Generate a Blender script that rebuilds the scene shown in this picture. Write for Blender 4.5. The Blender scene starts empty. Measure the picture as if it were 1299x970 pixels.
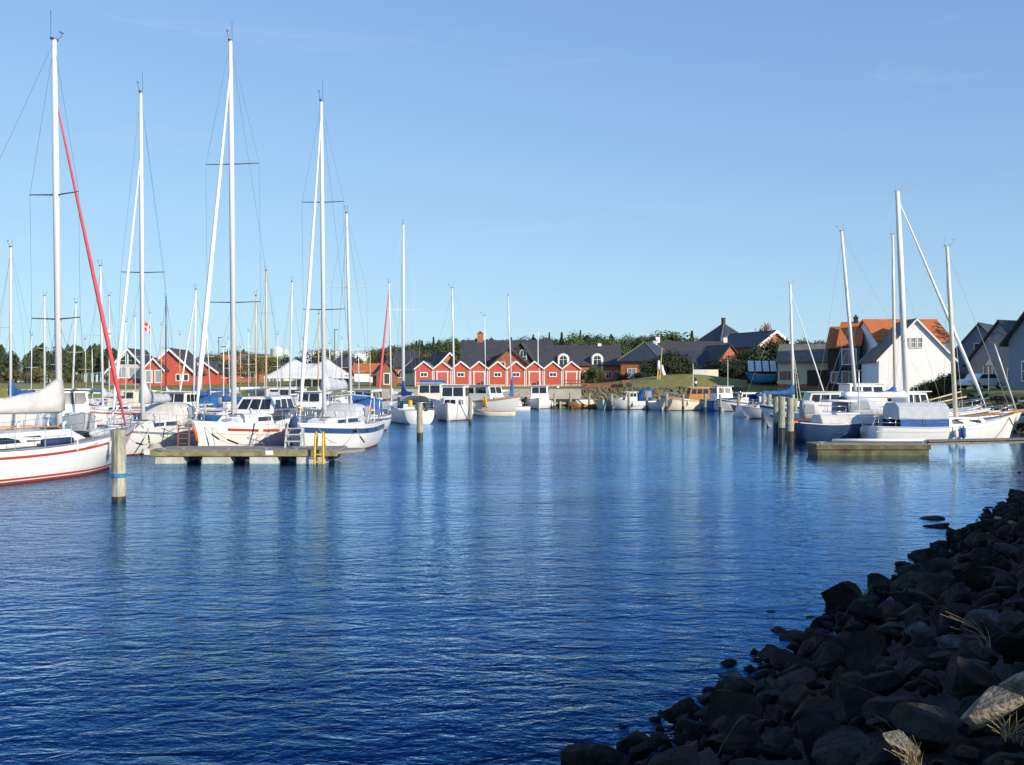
import bpy, math, random
import numpy as np
from mathutils import Vector, Matrix, noise
R = math.radians
rnd = random.Random(7)
sc = bpy.context.scene
COL = sc.collection

# ------------------------------------------------------------------ camera
F = 1300.0                 # focal length in pixels of a 1299 x 970 picture
CX, HY, CH = 650.0, 486.0, 3.0
cam = bpy.data.cameras.new('camera')
cam.sensor_width = 36.0
cam.lens = 36.0 * F / 1299.0
cam.clip_start = 0.1
cam.clip_end = 6000
camo = bpy.data.objects.new('camera', cam)
COL.objects.link(camo)
camo.location = (0, 0, CH)
camo.rotation_euler = (R(90) + math.atan((HY - 485.0) / F), 0, 0)
sc.camera = camo

# ------------------------------------------------------------------ sky and sun
SUN_AZ, SUN_EL = 134.0, 20.0      # clockwise from +Y: behind and to the right
world = bpy.data.worlds.new("World")
sc.world = world
world.use_nodes = True
wn = world.node_tree
sky = wn.nodes.new('ShaderNodeTexSky')
sky.sky_type = 'NISHITA'
sky.sun_disc = False
sky.sun_elevation = R(SUN_EL)
sky.sun_rotation = R(SUN_AZ)
sky.altitude = 0
sky.air_density = 1.0
sky.dust_density = 0.0
sky.ozone_density = 4.0
tc = wn.nodes.new('ShaderNodeTexCoord')
mp = wn.nodes.new('ShaderNodeMapping')
mp.inputs['Scale'].default_value = (1.1, 1.6, 9.0)
mp.inputs['Rotation'].default_value = (0.05, 0.09, 2.9)
cn = wn.nodes.new('ShaderNodeTexNoise')
cn.inputs['Scale'].default_value = 2.2
cn.inputs['Detail'].default_value = 7
cn.inputs['Roughness'].default_value = 0.62
cn.inputs['Distortion'].default_value = 0.6
cr = wn.nodes.new('ShaderNodeMapRange')
cr.inputs['From Min'].default_value = 0.56
cr.inputs['From Max'].default_value = 0.85
cr.inputs['To Max'].default_value = 0.17
mx = wn.nodes.new('ShaderNodeMix')
mx.data_type = 'RGBA'
mx.inputs['B'].default_value = (7.5, 8.0, 8.6, 1)
bg = wn.nodes['Background']
bg.inputs['Strength'].default_value = 0.15
wn.links.new(tc.outputs['Generated'], mp.inputs['Vector'])
wn.links.new(mp.outputs['Vector'], cn.inputs['Vector'])
wn.links.new(cn.outputs['Fac'], cr.inputs['Value'])
wn.links.new(cr.outputs['Result'], mx.inputs['Factor'])
wn.links.new(sky.outputs['Color'], mx.inputs['A'])
# film response: the bright lower sky is compressed, a*c/(1+b*c)
vm1 = wn.nodes.new('ShaderNodeVectorMath'); vm1.operation = 'MULTIPLY_ADD'
vm1.inputs[1].default_value = (2.2 * .178, 1.35 * .178, 1.75 * .178); vm1.inputs[2].default_value = (1, 1, 1)
vm2 = wn.nodes.new('ShaderNodeVectorMath'); vm2.operation = 'MULTIPLY'; vm2.inputs[1].default_value = (1.70, 1.68, 2.42)
vm3 = wn.nodes.new('ShaderNodeVectorMath'); vm3.operation = 'DIVIDE'
wn.links.new(mx.outputs['Result'], vm1.inputs[0]); wn.links.new(mx.outputs['Result'], vm2.inputs[0])
wn.links.new(vm2.outputs[0], vm3.inputs[0]); wn.links.new(vm1.outputs[0], vm3.inputs[1])
wn.links.new(vm3.outputs[0], bg.inputs['Color'])
sun = bpy.data.lights.new('sun', 'SUN')
sun.energy = 4.6
sun.angle = R(0.5)
sun.color = (1.0, 0.90, 0.76)
suno = bpy.data.objects.new('sun', sun)
COL.objects.link(suno)
sd = Vector((math.sin(R(SUN_AZ)) * math.cos(R(SUN_EL)), math.cos(R(SUN_AZ)) * math.cos(R(SUN_EL)), math.sin(R(SUN_EL))))
suno.rotation_euler = sd.to_track_quat('Z', 'Y').to_euler()
suno.location = sd * 60
vs = sc.view_settings
vs.view_transform = 'Standard'
vs.look = 'None'
vs.exposure = 0.25
vs.gamma = 1.0
vs.use_curve_mapping = False
sc.cycles.use_denoising = True
try:
    sc.cycles.denoiser = 'OPENIMAGEDENOISE'
except Exception:
    pass
sc.cycles.max_bounces = 6
sc.cycles.diffuse_bounces = 2
sc.cycles.glossy_bounces = 3
sc.cycles.transparent_max_bounces = 6


# ------------------------------------------------------------------ pixel helpers (a direction; the distance comes from what it stands on)
def X(px, D): return (px - CX) / F * D
def Z(py, D): return CH + (HY - py) * D / F
def DEP(py, z=0.0): return (CH - z) * F / (py - HY)


# ------------------------------------------------------------------ materials
M = {}


def mat(name, c, rough=0.6, var=0.15, scale=3.0, bump=0.0, bscale=None, metal=0.0, spec=0.5, c2=None, stretch=(1, 1, 1), rand=0.0, coat=0.0, detail=5):
    m = bpy.data.materials.new(name)
    m.use_nodes = True
    nt = m.node_tree
    b = nt.nodes['Principled BSDF']
    b.inputs['Roughness'].default_value = rough
    b.inputs['Metallic'].default_value = metal
    b.inputs['Specular IOR Level'].default_value = spec
    b.inputs['Coat Weight'].default_value = coat
    t = nt.nodes.new('ShaderNodeTexCoord')
    mpn = nt.nodes.new('ShaderNodeMapping')
    mpn.inputs['Scale'].default_value = stretch
    nt.links.new(t.outputs['Object'], mpn.inputs['Vector'])
    n = nt.nodes.new('ShaderNodeTexNoise')
    n.inputs['Scale'].default_value = scale
    n.inputs['Detail'].default_value = detail
    n.inputs['Roughness'].default_value = 0.6
    nt.links.new(mpn.outputs['Vector'], n.inputs['Vector'])
    ramp = nt.nodes.new('ShaderNodeMapRange')
    ramp.inputs['From Min'].default_value = 0.3
    ramp.inputs['From Max'].default_value = 0.7
    nt.links.new(n.outputs['Fac'], ramp.inputs['Value'])
    x = nt.nodes.new('ShaderNodeMix')
    x.data_type = 'RGBA'
    lo = tuple(v * (1 - var) for v in c)
    hi = tuple(min(1, v * (1 + var)) for v in c) if c2 is None else c2
    x.inputs['A'].default_value = (*lo, 1)
    x.inputs['B'].default_value = (*hi, 1)
    nt.links.new(ramp.outputs['Result'], x.inputs['Factor'])
    out = x.outputs['Result']
    if rand > 0:
        oi = nt.nodes.new('ShaderNodeObjectInfo')
        rr = nt.nodes.new('ShaderNodeMapRange')
        rr.inputs['To Min'].default_value = 1 - rand
        rr.inputs['To Max'].default_value = 1 + rand
        nt.links.new(oi.outputs['Random'], rr.inputs['Value'])
        hs = nt.nodes.new('ShaderNodeHueSaturation')
        nt.links.new(rr.outputs['Result'], hs.inputs['Value'])
        nt.links.new(out, hs.inputs['Color'])
        out = hs.outputs['Color']
    nt.links.new(out, b.inputs['Base Color'])
    if bump > 0:
        n2 = nt.nodes.new('ShaderNodeTexNoise')
        n2.inputs['Scale'].default_value = bscale or scale * 4
        n2.inputs['Detail'].default_value = 6
        nt.links.new(mpn.outputs['Vector'], n2.inputs['Vector'])
        bp = nt.nodes.new('ShaderNodeBump')
        bp.inputs['Strength'].default_value = bump
        bp.inputs['Distance'].default_value = 0.05
        nt.links.new(n2.outputs['Fac'], bp.inputs['Height'])
        nt.links.new(bp.outputs['Normal'], b.inputs['Normal'])
    M[name] = m
    return m


mat('gelcoat', (0.78, 0.76, 0.70), 0.28, 0.05, 1.3, coat=0.3, stretch=(2.5, 2.5, .45), c2=(0.82, 0.81, 0.78))
mat('gelcream', (0.74, 0.67, 0.52), 0.3, 0.07, 0.8)
mat('gelgrey', (0.60, 0.61, 0.60), 0.35, 0.08, 0.8)
mat('hullblue', (0.03, 0.06, 0.12), 0.25, 0.2, 0.8, coat=0.4)
mat('hullsky', (0.05, 0.22, 0.48), 0.35, 0.15, 0.8)
mat('hullgrey', (0.10, 0.13, 0.18), 0.35, 0.2, 0.8)
mat('hullgreen', (0.42, 0.56, 0.50), 0.4, 0.15, 0.8)
mat('hullwood', (0.42, 0.20, 0.07), 0.35, 0.2, 2, stretch=(1, 6, 6))
mat('antifoul', (0.30, 0.05, 0.03), 0.7, 0.2, 2)
mat('stripered', (0.42, 0.05, 0.025), 0.35, 0.1, 2)
mat('stripeblue', (0.025, 0.08, 0.19), 0.3, 0.1, 2)
mat('stripegrey', (0.16, 0.24, 0.32), 0.3, 0.1, 2)
mat('deck', (0.52, 0.53, 0.54), 0.7, 0.12, 2, bump=0.1)
mat('teak', (0.26, 0.23, 0.20), 0.7, 0.2, 3, stretch=(1, 8, 1))
mat('varnish', (0.48, 0.22, 0.06), 0.25, 0.25, 4, stretch=(1, 6, 6), coat=0.5)
mat('alu', (0.78, 0.78, 0.77), 0.35, 0.05, 1.2, metal=0.15, stretch=(3, 3, .3))
mat('aludark', (0.12, 0.13, 0.15), 0.4, 0.1, 2, metal=0.5)
mat('wire', (0.30, 0.31, 0.33), 0.35, 0.1, 2, metal=0.7)
mat('steel', (0.66, 0.67, 0.68), 0.25, 0.05, 2, metal=0.8)
mat('mastwood', (0.62, 0.46, 0.28), 0.35, 0.2, 3, stretch=(4, 4, .4))
mat('canvas', (0.56, 0.54, 0.50), 0.85, 0.12, 3, bump=0.35, bscale=5)
mat('canvasblue', (0.018, 0.10, 0.30), 0.8, 0.2, 3, bump=0.3, bscale=6)
mat('canvasgrey', (0.48, 0.50, 0.52), 0.85, 0.12, 3, bump=0.3, bscale=6)
mat('canvasred', (0.66, 0.09, 0.10), 0.8, 0.15, 3, bump=0.3, bscale=6)
mat('canvasnavy', (0.02, 0.04, 0.12), 0.8, 0.15, 3, bump=0.3, bscale=6)
mat('sailwhite', (0.78, 0.78, 0.77), 0.75, 0.06, 3, bump=0.2)
mat('glass', (0.015, 0.02, 0.025), 0.06, 0.2, 2, spec=0.8)
mat('clear', (0.30, 0.32, 0.32), 0.08, 0.2, 2, spec=0.8)
mat('rubber', (0.025, 0.025, 0.028), 0.6, 0.2, 4)
mat('fender', (0.74, 0.74, 0.70), 0.5, 0.1, 4)
mat('orange', (0.75, 0.16, 0.03), 0.5, 0.15, 4)
mat('rope', (0.45, 0.42, 0.36), 0.9, 0.2, 20)
mat('ropeblue', (0.05, 0.22, 0.38), 0.8, 0.2, 20)
mat('yellow', (0.66, 0.42, 0.04), 0.5, 0.12, 6)
mat('pile', (0.24, 0.25, 0.15), 0.9, 0.35, 3.0, bump=0.6, bscale=6, stretch=(3, 3, .5), c2=(0.50, 0.47, 0.36))
mat('pilewet', (0.035, 0.035, 0.028), 0.35, 0.4, 4, bump=0.4)
mat('plank', (0.24, 0.22, 0.18), 0.85, 0.3, 2.5, bump=0.3, stretch=(1, 5, 5))
mat('algaedark', (0.08, 0.06, 0.025), 0.8, 0.4, 2.5, bump=0.4, c2=(0.17, 0.15, 0.07))
mat('algae', (0.22, 0.19, 0.05), 0.8, 0.4, 2.5, bump=0.4, c2=(0.34, 0.32, 0.16))
mat('float', (0.52, 0.50, 0.40), 0.85, 0.3, 2.2, bump=0.3, c2=(0.62, 0.60, 0.54))
mat('concrete', (0.40, 0.37, 0.31), 0.9, 0.2, 0.8, bump=0.3)
mat('plasticgrey', (0.45, 0.46, 0.46), 0.6, 0.1, 3)
mat('redboard', (0.50, 0.085, 0.050), 0.75, 0.14, 3, stretch=(9, 9, .5), bump=0.25)
mat('reddoor', (0.52, 0.11, 0.08), 0.7, 0.1, 3, stretch=(9, 9, .5))
mat('whitepaint', (0.80, 0.78, 0.74), 0.6, 0.06, 2)
mat('whitewall', (0.86, 0.85, 0.82), 0.8, 0.05, 0.6, bump=0.1)
mat('bluewallshade', (0.22, 0.26, 0.32), 0.8, 0.05, 0.6)  # light blue walls, with their deep shade darkened into the colour
mat('creamwall', (0.62, 0.55, 0.36), 0.8, 0.08, 0.8)
mat('brick', (0.40, 0.14, 0.07), 0.9, 0.25, 2.5, bump=0.2)
mat('slate', (0.050, 0.050, 0.055), 0.75, 0.25, 1.2, bump=0.35, bscale=5, stretch=(1, 1, 3))
mat('slateblue', (0.035, 0.045, 0.065), 0.6, 0.25, 1.2, bump=0.35, bscale=5)
mat('tile', (0.52, 0.15, 0.04), 0.85, 0.22, 2.0, bump=0.4, bscale=6, stretch=(3, 1, 1))
mat('greyroof', (0.17, 0.15, 0.12), 0.9, 0.25, 1.5, bump=0.3)
mat('thatch', (0.09, 0.08, 0.065), 0.95, 0.3, 1.5, bump=0.4)
mat('darkwood', (0.05, 0.035, 0.025), 0.8, 0.25, 3, stretch=(6, 6, .6))
mat('brownwood', (0.22, 0.09, 0.045), 0.8, 0.25, 3)
mat('greenwood', (0.02, 0.10, 0.085), 0.6, 0.2, 3)
mat('tent', (0.74, 0.72, 0.68), 0.8, 0.05, 0.7, bump=0.15)
mat('bark', (0.13, 0.10, 0.07), 0.95, 0.3, 4, bump=0.5)
mat('leaf', (0.045, 0.085, 0.020), 0.75, 0.35, 0.35, rand=0.35, c2=(0.12, 0.145, 0.035))
mat('leafdark', (0.018, 0.040, 0.013), 0.8, 0.35, 0.35, rand=0.3, c2=(0.05, 0.08, 0.025))
mat('leafyellow', (0.11, 0.12, 0.03), 0.8, 0.35, 0.35, rand=0.3, c2=(0.19, 0.16, 0.05))
mat('leafred', (0.22, 0.06, 0.025), 0.8, 0.3, 0.6, rand=0.2)
mat('drygrass', (0.50, 0.38, 0.19), 0.8, 0.3, 6)
mat('greengrass', (0.10, 0.14, 0.03), 0.8, 0.3, 6)
mat('asphalt', (0.11, 0.11, 0.11), 0.9, 0.2, 1.5)
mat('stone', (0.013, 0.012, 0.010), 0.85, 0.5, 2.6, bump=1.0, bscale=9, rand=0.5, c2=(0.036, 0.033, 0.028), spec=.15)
mat('farstone', (0.13, 0.11, 0.085), 0.9, 0.35, 0.8, bump=0.6, c2=(0.22, 0.19, 0.155))
mat('stonepale', (0.05, 0.055, 0.06), 0.85, 0.4, 3, bump=0.9, bscale=12, rand=.4, c2=(0.13, 0.135, 0.14), spec=.2)
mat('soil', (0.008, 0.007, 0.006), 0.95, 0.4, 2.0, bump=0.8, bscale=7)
mat('carpaint', (0.72, 0.72, 0.72), 0.25, 0.03, 1, coat=0.6)
mat('skin', (0.55, 0.35, 0.26), 0.6, 0.1, 3)
mat('flagred', (0.70, 0.03, 0.03), 0.8, 0.1, 3)
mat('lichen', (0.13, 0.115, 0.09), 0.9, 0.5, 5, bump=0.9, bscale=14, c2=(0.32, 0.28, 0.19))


def ground_material():
    m = bpy.data.materials.new('ground_grass')
    m.use_nodes = True
    nt = m.node_tree
    b = nt.nodes['Principled BSDF']
    b.inputs['Roughness'].default_value = 0.95
    t = nt.nodes.new('ShaderNodeTexCoord')
    n = nt.nodes.new('ShaderNodeTexNoise'); n.inputs['Scale'].default_value = 0.09; n.inputs['Detail'].default_value = 8; n.inputs['Roughness'].default_value = 0.7
    n2 = nt.nodes.new('ShaderNodeTexNoise'); n2.inputs['Scale'].default_value = 1.7; n2.inputs['Detail'].default_value = 8
    for k in (n, n2):
        nt.links.new(t.outputs['Object'], k.inputs['Vector'])
    r = nt.nodes.new('ShaderNodeValToRGB')
    r.color_ramp.elements[0].position = 0.35; r.color_ramp.elements[0].color = (0.155, 0.155, 0.024, 1)
    r.color_ramp.elements[1].position = 0.65; r.color_ramp.elements[1].color = (0.29, 0.26, 0.06, 1)
    nt.links.new(n.outputs['Fac'], r.inputs['Fac'])
    x = nt.nodes.new('ShaderNodeMix'); x.data_type = 'RGBA'; x.blend_type = 'MULTIPLY'; x.inputs['Factor'].default_value = 0.6
    g = nt.nodes.new('ShaderNodeMapRange'); g.inputs['From Min'].default_value = 0.3; g.inputs['From Max'].default_value = 0.7; g.inputs['To Min'].default_value = 0.5; g.inputs['To Max'].default_value = 1.2
    nt.links.new(n2.outputs['Fac'], g.inputs['Value'])
    nt.links.new(r.outputs['Color'], x.inputs['A']); nt.links.new(g.outputs['Result'], x.inputs['B'])
    nt.links.new(x.outputs['Result'], b.inputs['Base Color'])
    bp = nt.nodes.new('ShaderNodeBump'); bp.inputs['Strength'].default_value = 0.6; bp.inputs['Distance'].default_value = 0.1
    nt.links.new(n2.outputs['Fac'], bp.inputs['Height']); nt.links.new(bp.outputs['Normal'], b.inputs['Normal'])
    M['ground'] = m


def water_material():
    m = bpy.data.materials.new('harbour_water')
    m.use_nodes = True
    nt = m.node_tree
    L = nt.links.new
    nt.nodes.remove(nt.nodes['Principled BSDF'])
    dif = nt.nodes.new('ShaderNodeBsdfDiffuse'); dif.inputs['Color'].default_value = (0.0006, 0.003, 0.032, 1)
    glo = nt.nodes.new('ShaderNodeBsdfGlossy'); glo.inputs['Color'].default_value = (0.29, 0.66, 1.0, 1); glo.inputs['Roughness'].default_value = 0.06
    fre = nt.nodes.new('ShaderNodeFresnel'); fre.inputs['IOR'].default_value = 1.36
    mixs = nt.nodes.new('ShaderNodeMixShader')
    pw = nt.nodes.new('ShaderNodeMath'); pw.operation = 'POWER'; pw.inputs[1].default_value = 1.5
    gn = nt.nodes.new('ShaderNodeMath'); gn.operation = 'MULTIPLY'; gn.inputs[1].default_value = 2.3; gn.use_clamp = True
    L(fre.outputs[0], pw.inputs[0]); L(pw.outputs[0], gn.inputs[0])
    # steeper rays pick up the blue of the water, grazing ones mirror what stands behind
    tn = nt.nodes.new('ShaderNodeMapRange'); tn.inputs['From Min'].default_value = 0.10; tn.inputs['From Max'].default_value = 0.72
    tm = nt.nodes.new('ShaderNodeMix'); tm.data_type = 'RGBA'
    tm.inputs['A'].default_value = (0.07, 0.44, 1.0, 1); tm.inputs['B'].default_value = (0.52, 0.77, 1.0, 1)
    L(fre.outputs[0], tn.inputs['Value']); L(tn.outputs['Result'], tm.inputs['Factor']); L(tm.outputs['Result'], glo.inputs['Color'])
    L(gn.outputs[0], mixs.inputs[0]); L(dif.outputs[0], mixs.inputs[1]); L(glo.outputs[0], mixs.inputs[2])
    L(mixs.outputs[0], nt.nodes['Material Output'].inputs['Surface'])
    t = nt.nodes.new('ShaderNodeTexCoord')

    def nz(scale, detail, stretch, rot=0.0, dist=0.0, rough=0.5):
        mpn = nt.nodes.new('ShaderNodeMapping')
        mpn.inputs['Scale'].default_value = stretch
        mpn.inputs['Rotation'].default_value = (0, 0, rot)
        n = nt.nodes.new('ShaderNodeTexNoise')
        n.inputs['Scale'].default_value = scale
        n.inputs['Detail'].default_value = detail
        n.inputs['Roughness'].default_value = rough
        n.inputs['Distortion'].default_value = dist
        L(t.outputs['Object'], mpn.inputs['Vector']); L(mpn.outputs['Vector'], n.inputs['Vector'])
        return n.outputs['Fac']

    def math_(op, a, bb):
        k = nt.nodes.new('ShaderNodeMath'); k.operation = op
        for i, v in enumerate((a, bb)):
            if isinstance(v, (int, float)): k.inputs[i].default_value = v
            else: L(v, k.inputs[i])
        return k.outputs[0]
    long_ = nz(0.8, 2, (0.6, 1.4, 1), 0.10, 0.6)
    mid = nz(2.4, 3, (0.7, 1.3, 1), -0.25, 0.8)
    fine = nz(6.5, 3, (0.8, 1.2, 1), 0.4, 0.6, 0.6)
    patch = nz(0.055, 3, (0.6, 1.4, 1), 0.3, 0.6)
    pm = nt.nodes.new('ShaderNodeMapRange')
    pm.inputs['From Min'].default_value = 0.38; pm.inputs['From Max'].default_value = 0.64
    pm.inputs['To Min'].default_value = 0.72; pm.inputs['To Max'].default_value = 1.3
    L(patch, pm.inputs['Value'])
    # sheltered, smoother water under the stone bank side
    sx = nt.nodes.new('ShaderNodeSeparateXYZ'); L(t.outputs['Object'], sx.inputs[0])
    sh = nt.nodes.new('ShaderNodeMapRange'); sh.interpolation_type = 'SMOOTHSTEP'
    sh.inputs['From Min'].default_value = -2; sh.inputs['From Max'].default_value = 13
    sh.inputs['To Min'].default_value = 1.0; sh.inputs['To Max'].default_value = 0.16
    L(sx.outputs['X'], sh.inputs['Value'])
    amp = math_('MULTIPLY', pm.outputs['Result'], sh.outputs['Result'])
    h = math_('ADD', math_('MULTIPLY', long_, 0.050), math_('ADD', math_('MULTIPLY', mid, 0.046), math_('MULTIPLY', math_('MULTIPLY', fine, 0.026), amp)))
    h = math_('MULTIPLY', h, math_('ADD', math_('MULTIPLY', amp, 0.85), 0.15))
    bp = nt.nodes.new('ShaderNodeBump')
    bp.inputs['Strength'].default_value = 1.0
    bp.inputs['Distance'].default_value = 1.0
    L(h, bp.inputs['Height'])
    for k in (dif, glo, fre): L(bp.outputs['Normal'], k.inputs['Normal'])
    M['water'] = m


ground_material()
water_material()


# ------------------------------------------------------------------ mesh helpers
class MB:
    def __init__(s):
        s.v = []; s.f = []

    def add(s, vs, fs):
        o = len(s.v)
        s.v += [tuple(p) for p in vs]
        s.f += [tuple(i + o for i in f) for f in fs]
        return s

    def box(s, c, d, rz=0.0, rx=0.0, ry=0.0):
        m = Matrix.Rotation(rz, 3, 'Z') @ Matrix.Rotation(ry, 3, 'Y') @ Matrix.Rotation(rx, 3, 'X')
        c = Vector(c)
        vs = [c + m @ Vector((x * d[0] / 2, y * d[1] / 2, z * d[2] / 2)) for z in (-1, 1) for x, y in ((-1, -1), (1, -1), (1, 1), (-1, 1))]
        return s.add(vs, [(3, 2, 1, 0), (4, 5, 6, 7), (0, 1, 5, 4), (1, 2, 6, 5), (2, 3, 7, 6), (3, 0, 4, 7)])

    def tube(s, pts, r, n=6, cap=True):
        pts = [Vector(p) for p in pts]
        rs = r if isinstance(r, (list, tuple)) else [r] * len(pts)
        vs = []
        ref = None
        for i, p in enumerate(pts):
            a = pts[max(i - 1, 0)]; b = pts[min(i + 1, len(pts) - 1)]
            d = (b - a).normalized()
            if ref is None:
                ref = d.orthogonal().normalized()
            ref = (ref - d * ref.dot(d))
            if ref.length < 1e-5: ref = d.orthogonal()
            ref.normalize()
            q = d.cross(ref)
            for k in range(n):
                t = 2 * math.pi * k / n
                vs.append(p + (ref * math.cos(t) + q * math.sin(t)) * rs[i])
        fs = []
        for i in range(len(pts) - 1):
            for k in range(n):
                k2 = (k + 1) % n
                fs.append((i * n + k, i * n + k2, (i + 1) * n + k2, (i + 1) * n + k))
        if cap:
            fs.append(tuple(range(n))[::-1]); fs.append(tuple(range((len(pts) - 1) * n, len(pts) * n)))
        return s.add(vs, fs)

    def rings(s, rings, closed=False, cap0=False, cap1=False):
        n = len(rings[0])
        vs = [p for r in rings for p in r]
        fs = []
        for i in range(len(rings) - 1):
            for k in range(n if closed else n - 1):
                k2 = (k + 1) % n
                fs.append((i * n + k, i * n + k2, (i + 1) * n + k2, (i + 1) * n + k))
        if cap0: fs.append(tuple(range(n))[::-1])
        if cap1: fs.append(tuple(range((len(rings) - 1) * n, len(rings) * n)))
        return s.add(vs, fs)

    def prism(s, poly, a, b, axis='y'):
        """poly in the (x,z) plane extruded along y, or (y,z) along x, or (x,y) along z"""
        def P(p, t):
            return {'y': (p[0], t, p[1]), 'x': (t, p[0], p[1]), 'z': (p[0], p[1], t)}[axis]
        n = len(poly)
        vs = [P(p, a) for p in poly] + [P(p, b) for p in poly]
        fs = [tuple(range(n)), tuple(range(2 * n - 1, n - 1, -1))]
        for k in range(n):
            k2 = (k + 1) % n
            fs.append((k2, k, k + n, k2 + n))
        return s.add(vs, fs)

    def build(s, name, m, parent=None, smooth=False, bevel=0.0):
        me = bpy.data.meshes.new(name)
        me.from_pydata(s.v, [], s.f)
        me.update()
        import bmesh
        bm = bmesh.new(); bm.from_mesh(me)
        bmesh.ops.recalc_face_normals(bm, faces=bm.faces)
        bm.to_mesh(me); bm.free()
        if m: me.materials.append(M[m])
        if smooth:
            for p in me.polygons: p.use_smooth = True
        o = bpy.data.objects.new(name, me)
        COL.objects.link(o)
        if parent is not None: o.parent = parent
        if bevel > 0:
            bv = o.modifiers.new('bevel', 'BEVEL'); bv.width = bevel; bv.segments = 2; bv.limit_method = 'ANGLE'; bv.angle_limit = R(40)
        return o


def thing(name, label, cat, loc, rz=0.0, group=None):
    o = bpy.data.objects.new(name, None)
    o.empty_display_size = 0.3
    COL.objects.link(o)
    o.location = loc
    o.rotation_euler = (0, 0, rz)
    return tag(o, label, cat, group)


def tag(o, label, cat, group=None):
    o['label'] = label; o['category'] = cat
    if group: o['group'] = group
    return o


def struct(o):
    o['kind'] = 'structure'
    return o


def link_copy(src, parent=None):
    c = src.copy()
    COL.objects.link(c)
    c.parent = parent
    return c


def copy_tree(src, parent=None):
    kids = [k for k in src.children]
    c = link_copy(src, parent)
    for k in kids: copy_tree(k, c)
    return c


def lerp(a, b, t): return Vector(a).lerp(Vector(b), t)


def panel(mb, q, u0, u1, v0, v1, off=0.012, inn=0.02):
    """a thin plate laid on the quad q = (bottom0, bottom1, top1, top0)"""
    A, B, C, D_ = [Vector(p) for p in q]
    n = (B - A).cross(D_ - A).normalized()
    def p(u, v): return A.lerp(B, u).lerp(D_.lerp(C, u), v)
    c = [p(u0, v0), p(u1, v0), p(u1, v1), p(u0, v1)]
    vs = [k - n * inn for k in c] + [k + n * off for k in c]
    return mb.add(vs, [(0, 1, 2, 3), (7, 6, 5, 4), (0, 4, 5, 1), (1, 5, 6, 2), (2, 6, 7, 3), (3, 7, 4, 0)])


# ------------------------------------------------------------------ land and water
NB0 = Vector((0.60, 8.06)); ND = Vector((0.555, 0.832)).normalized(); NU = Vector((ND.y, -ND.x))
WATER = [(-12, -12.7), (11.1, 25.1), (27.5, 49), (30.5, 60), (37, 92), (40, 112), (31, 125.5), (9, 127.3), (-14, 127.3), (-27, 130), (-42, 150), (-170, 152), (-170, -14)]


def water_dist(x, y):
    """signed distance to the shoreline, positive on land"""
    x = np.asarray(x, float); y = np.asarray(y, float)
    best = np.full(x.shape, 1e9); inside = np.zeros(x.shape, bool)
    n = len(WATER)
    for i in range(n):
        ax, ay = WATER[i]; bx, by = WATER[(i + 1) % n]
        dx, dy = bx - ax, by - ay
        t = np.clip(((x - ax) * dx + (y - ay) * dy) / (dx * dx + dy * dy), 0, 1)
        best = np.minimum(best, np.hypot(x - ax - t * dx, y - ay - t * dy))
        c = ((ay > y) != (by > y)) & (x < (bx - ax) * (y - ay) / (by - ay + 1e-12) + ax)
        inside ^= c
    return np.where(inside, -best, best)


def ground_z(x, y):
    x = np.asarray(x, float); y = np.asarray(y, float)
    d = water_dist(x, y)
    far = np.clip(0.55 * d, 0, 2.3) + np.clip(d - 4, 0, 12) * 0.04 + np.clip(d - 16, 0, 60) * 0.008
    mound = 1.5 * np.exp(-(((x - 24) / 9.0) ** 2 + ((y - 142) / 8.0) ** 2))
    far = far + mound * np.clip(d / 8, 0, 1)
    hill = np.clip((y - 230) / 250, 0, 1) ** 1.3 * 7 * np.clip((x + 90) / 80, 0, 1)
    z = far + hill
    near = np.clip(0.42 * d, 0, 1.2)
    w = np.clip((y - 28) / 14, 0, 1)
    land = near * (1 - w) + z * w
    sea = np.maximum(-2.4, 0.45 * d - 0.02)
    return np.where(d > 0, land, sea) - np.where((y < 34), 0.35, 0.0)


def gz(x, y): return float(ground_z(np.array([x]), np.array([y]))[0])


def build_ground():
    xs = np.concatenate([-np.geomspace(2500, 80, 26), np.linspace(-78, 78, 118), np.geomspace(80, 2500, 26)])
    ys = np.concatenate([-np.geomspace(400, 20, 8), np.linspace(-18, 118, 70), np.linspace(120, 175, 74), np.geomspace(177, 4500, 40)])
    gx, gy = np.meshgrid(xs, ys)
    zz = ground_z(gx, gy)
    nx, ny = len(xs), len(ys)
    mb = MB()
    mb.v = list(zip(gx.ravel().tolist(), gy.ravel().tolist(), zz.ravel().tolist()))
    mb.f = [(j * nx + i, j * nx + i + 1, (j + 1) * nx + i + 1, (j + 1) * nx + i) for j in range(ny - 1) for i in range(nx - 1)]
    struct(mb.build('ground', 'ground', smooth=True))
    w = MB()
    w.add([(-900, -60, 0), (200, -60, 0), (200, 170, 0), (-900, 170, 0)], [(0, 1, 2, 3)])
    struct(w.build('water', 'water'))


build_ground()


# the near stone bank: a fine sheet that carries the stones
def bank_z(s, d):
    k = min(1, max(0, (s + 4.0) / 2.2)); k = k * k * (3 - 2 * k)
    shade_crest = 1.38 + 3.2 * k  # unseen upper rise added to shade the slope, lowered nearby to admit sun
    t = min(d, shade_crest / 0.42)
    z = 0.42 * t
    e = min(1, max(0, (s - 21) / 5))
    return z


def bank_xy(s, d):
    p = NB0 + ND * s + NU * d
    return p.x, p.y


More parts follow.
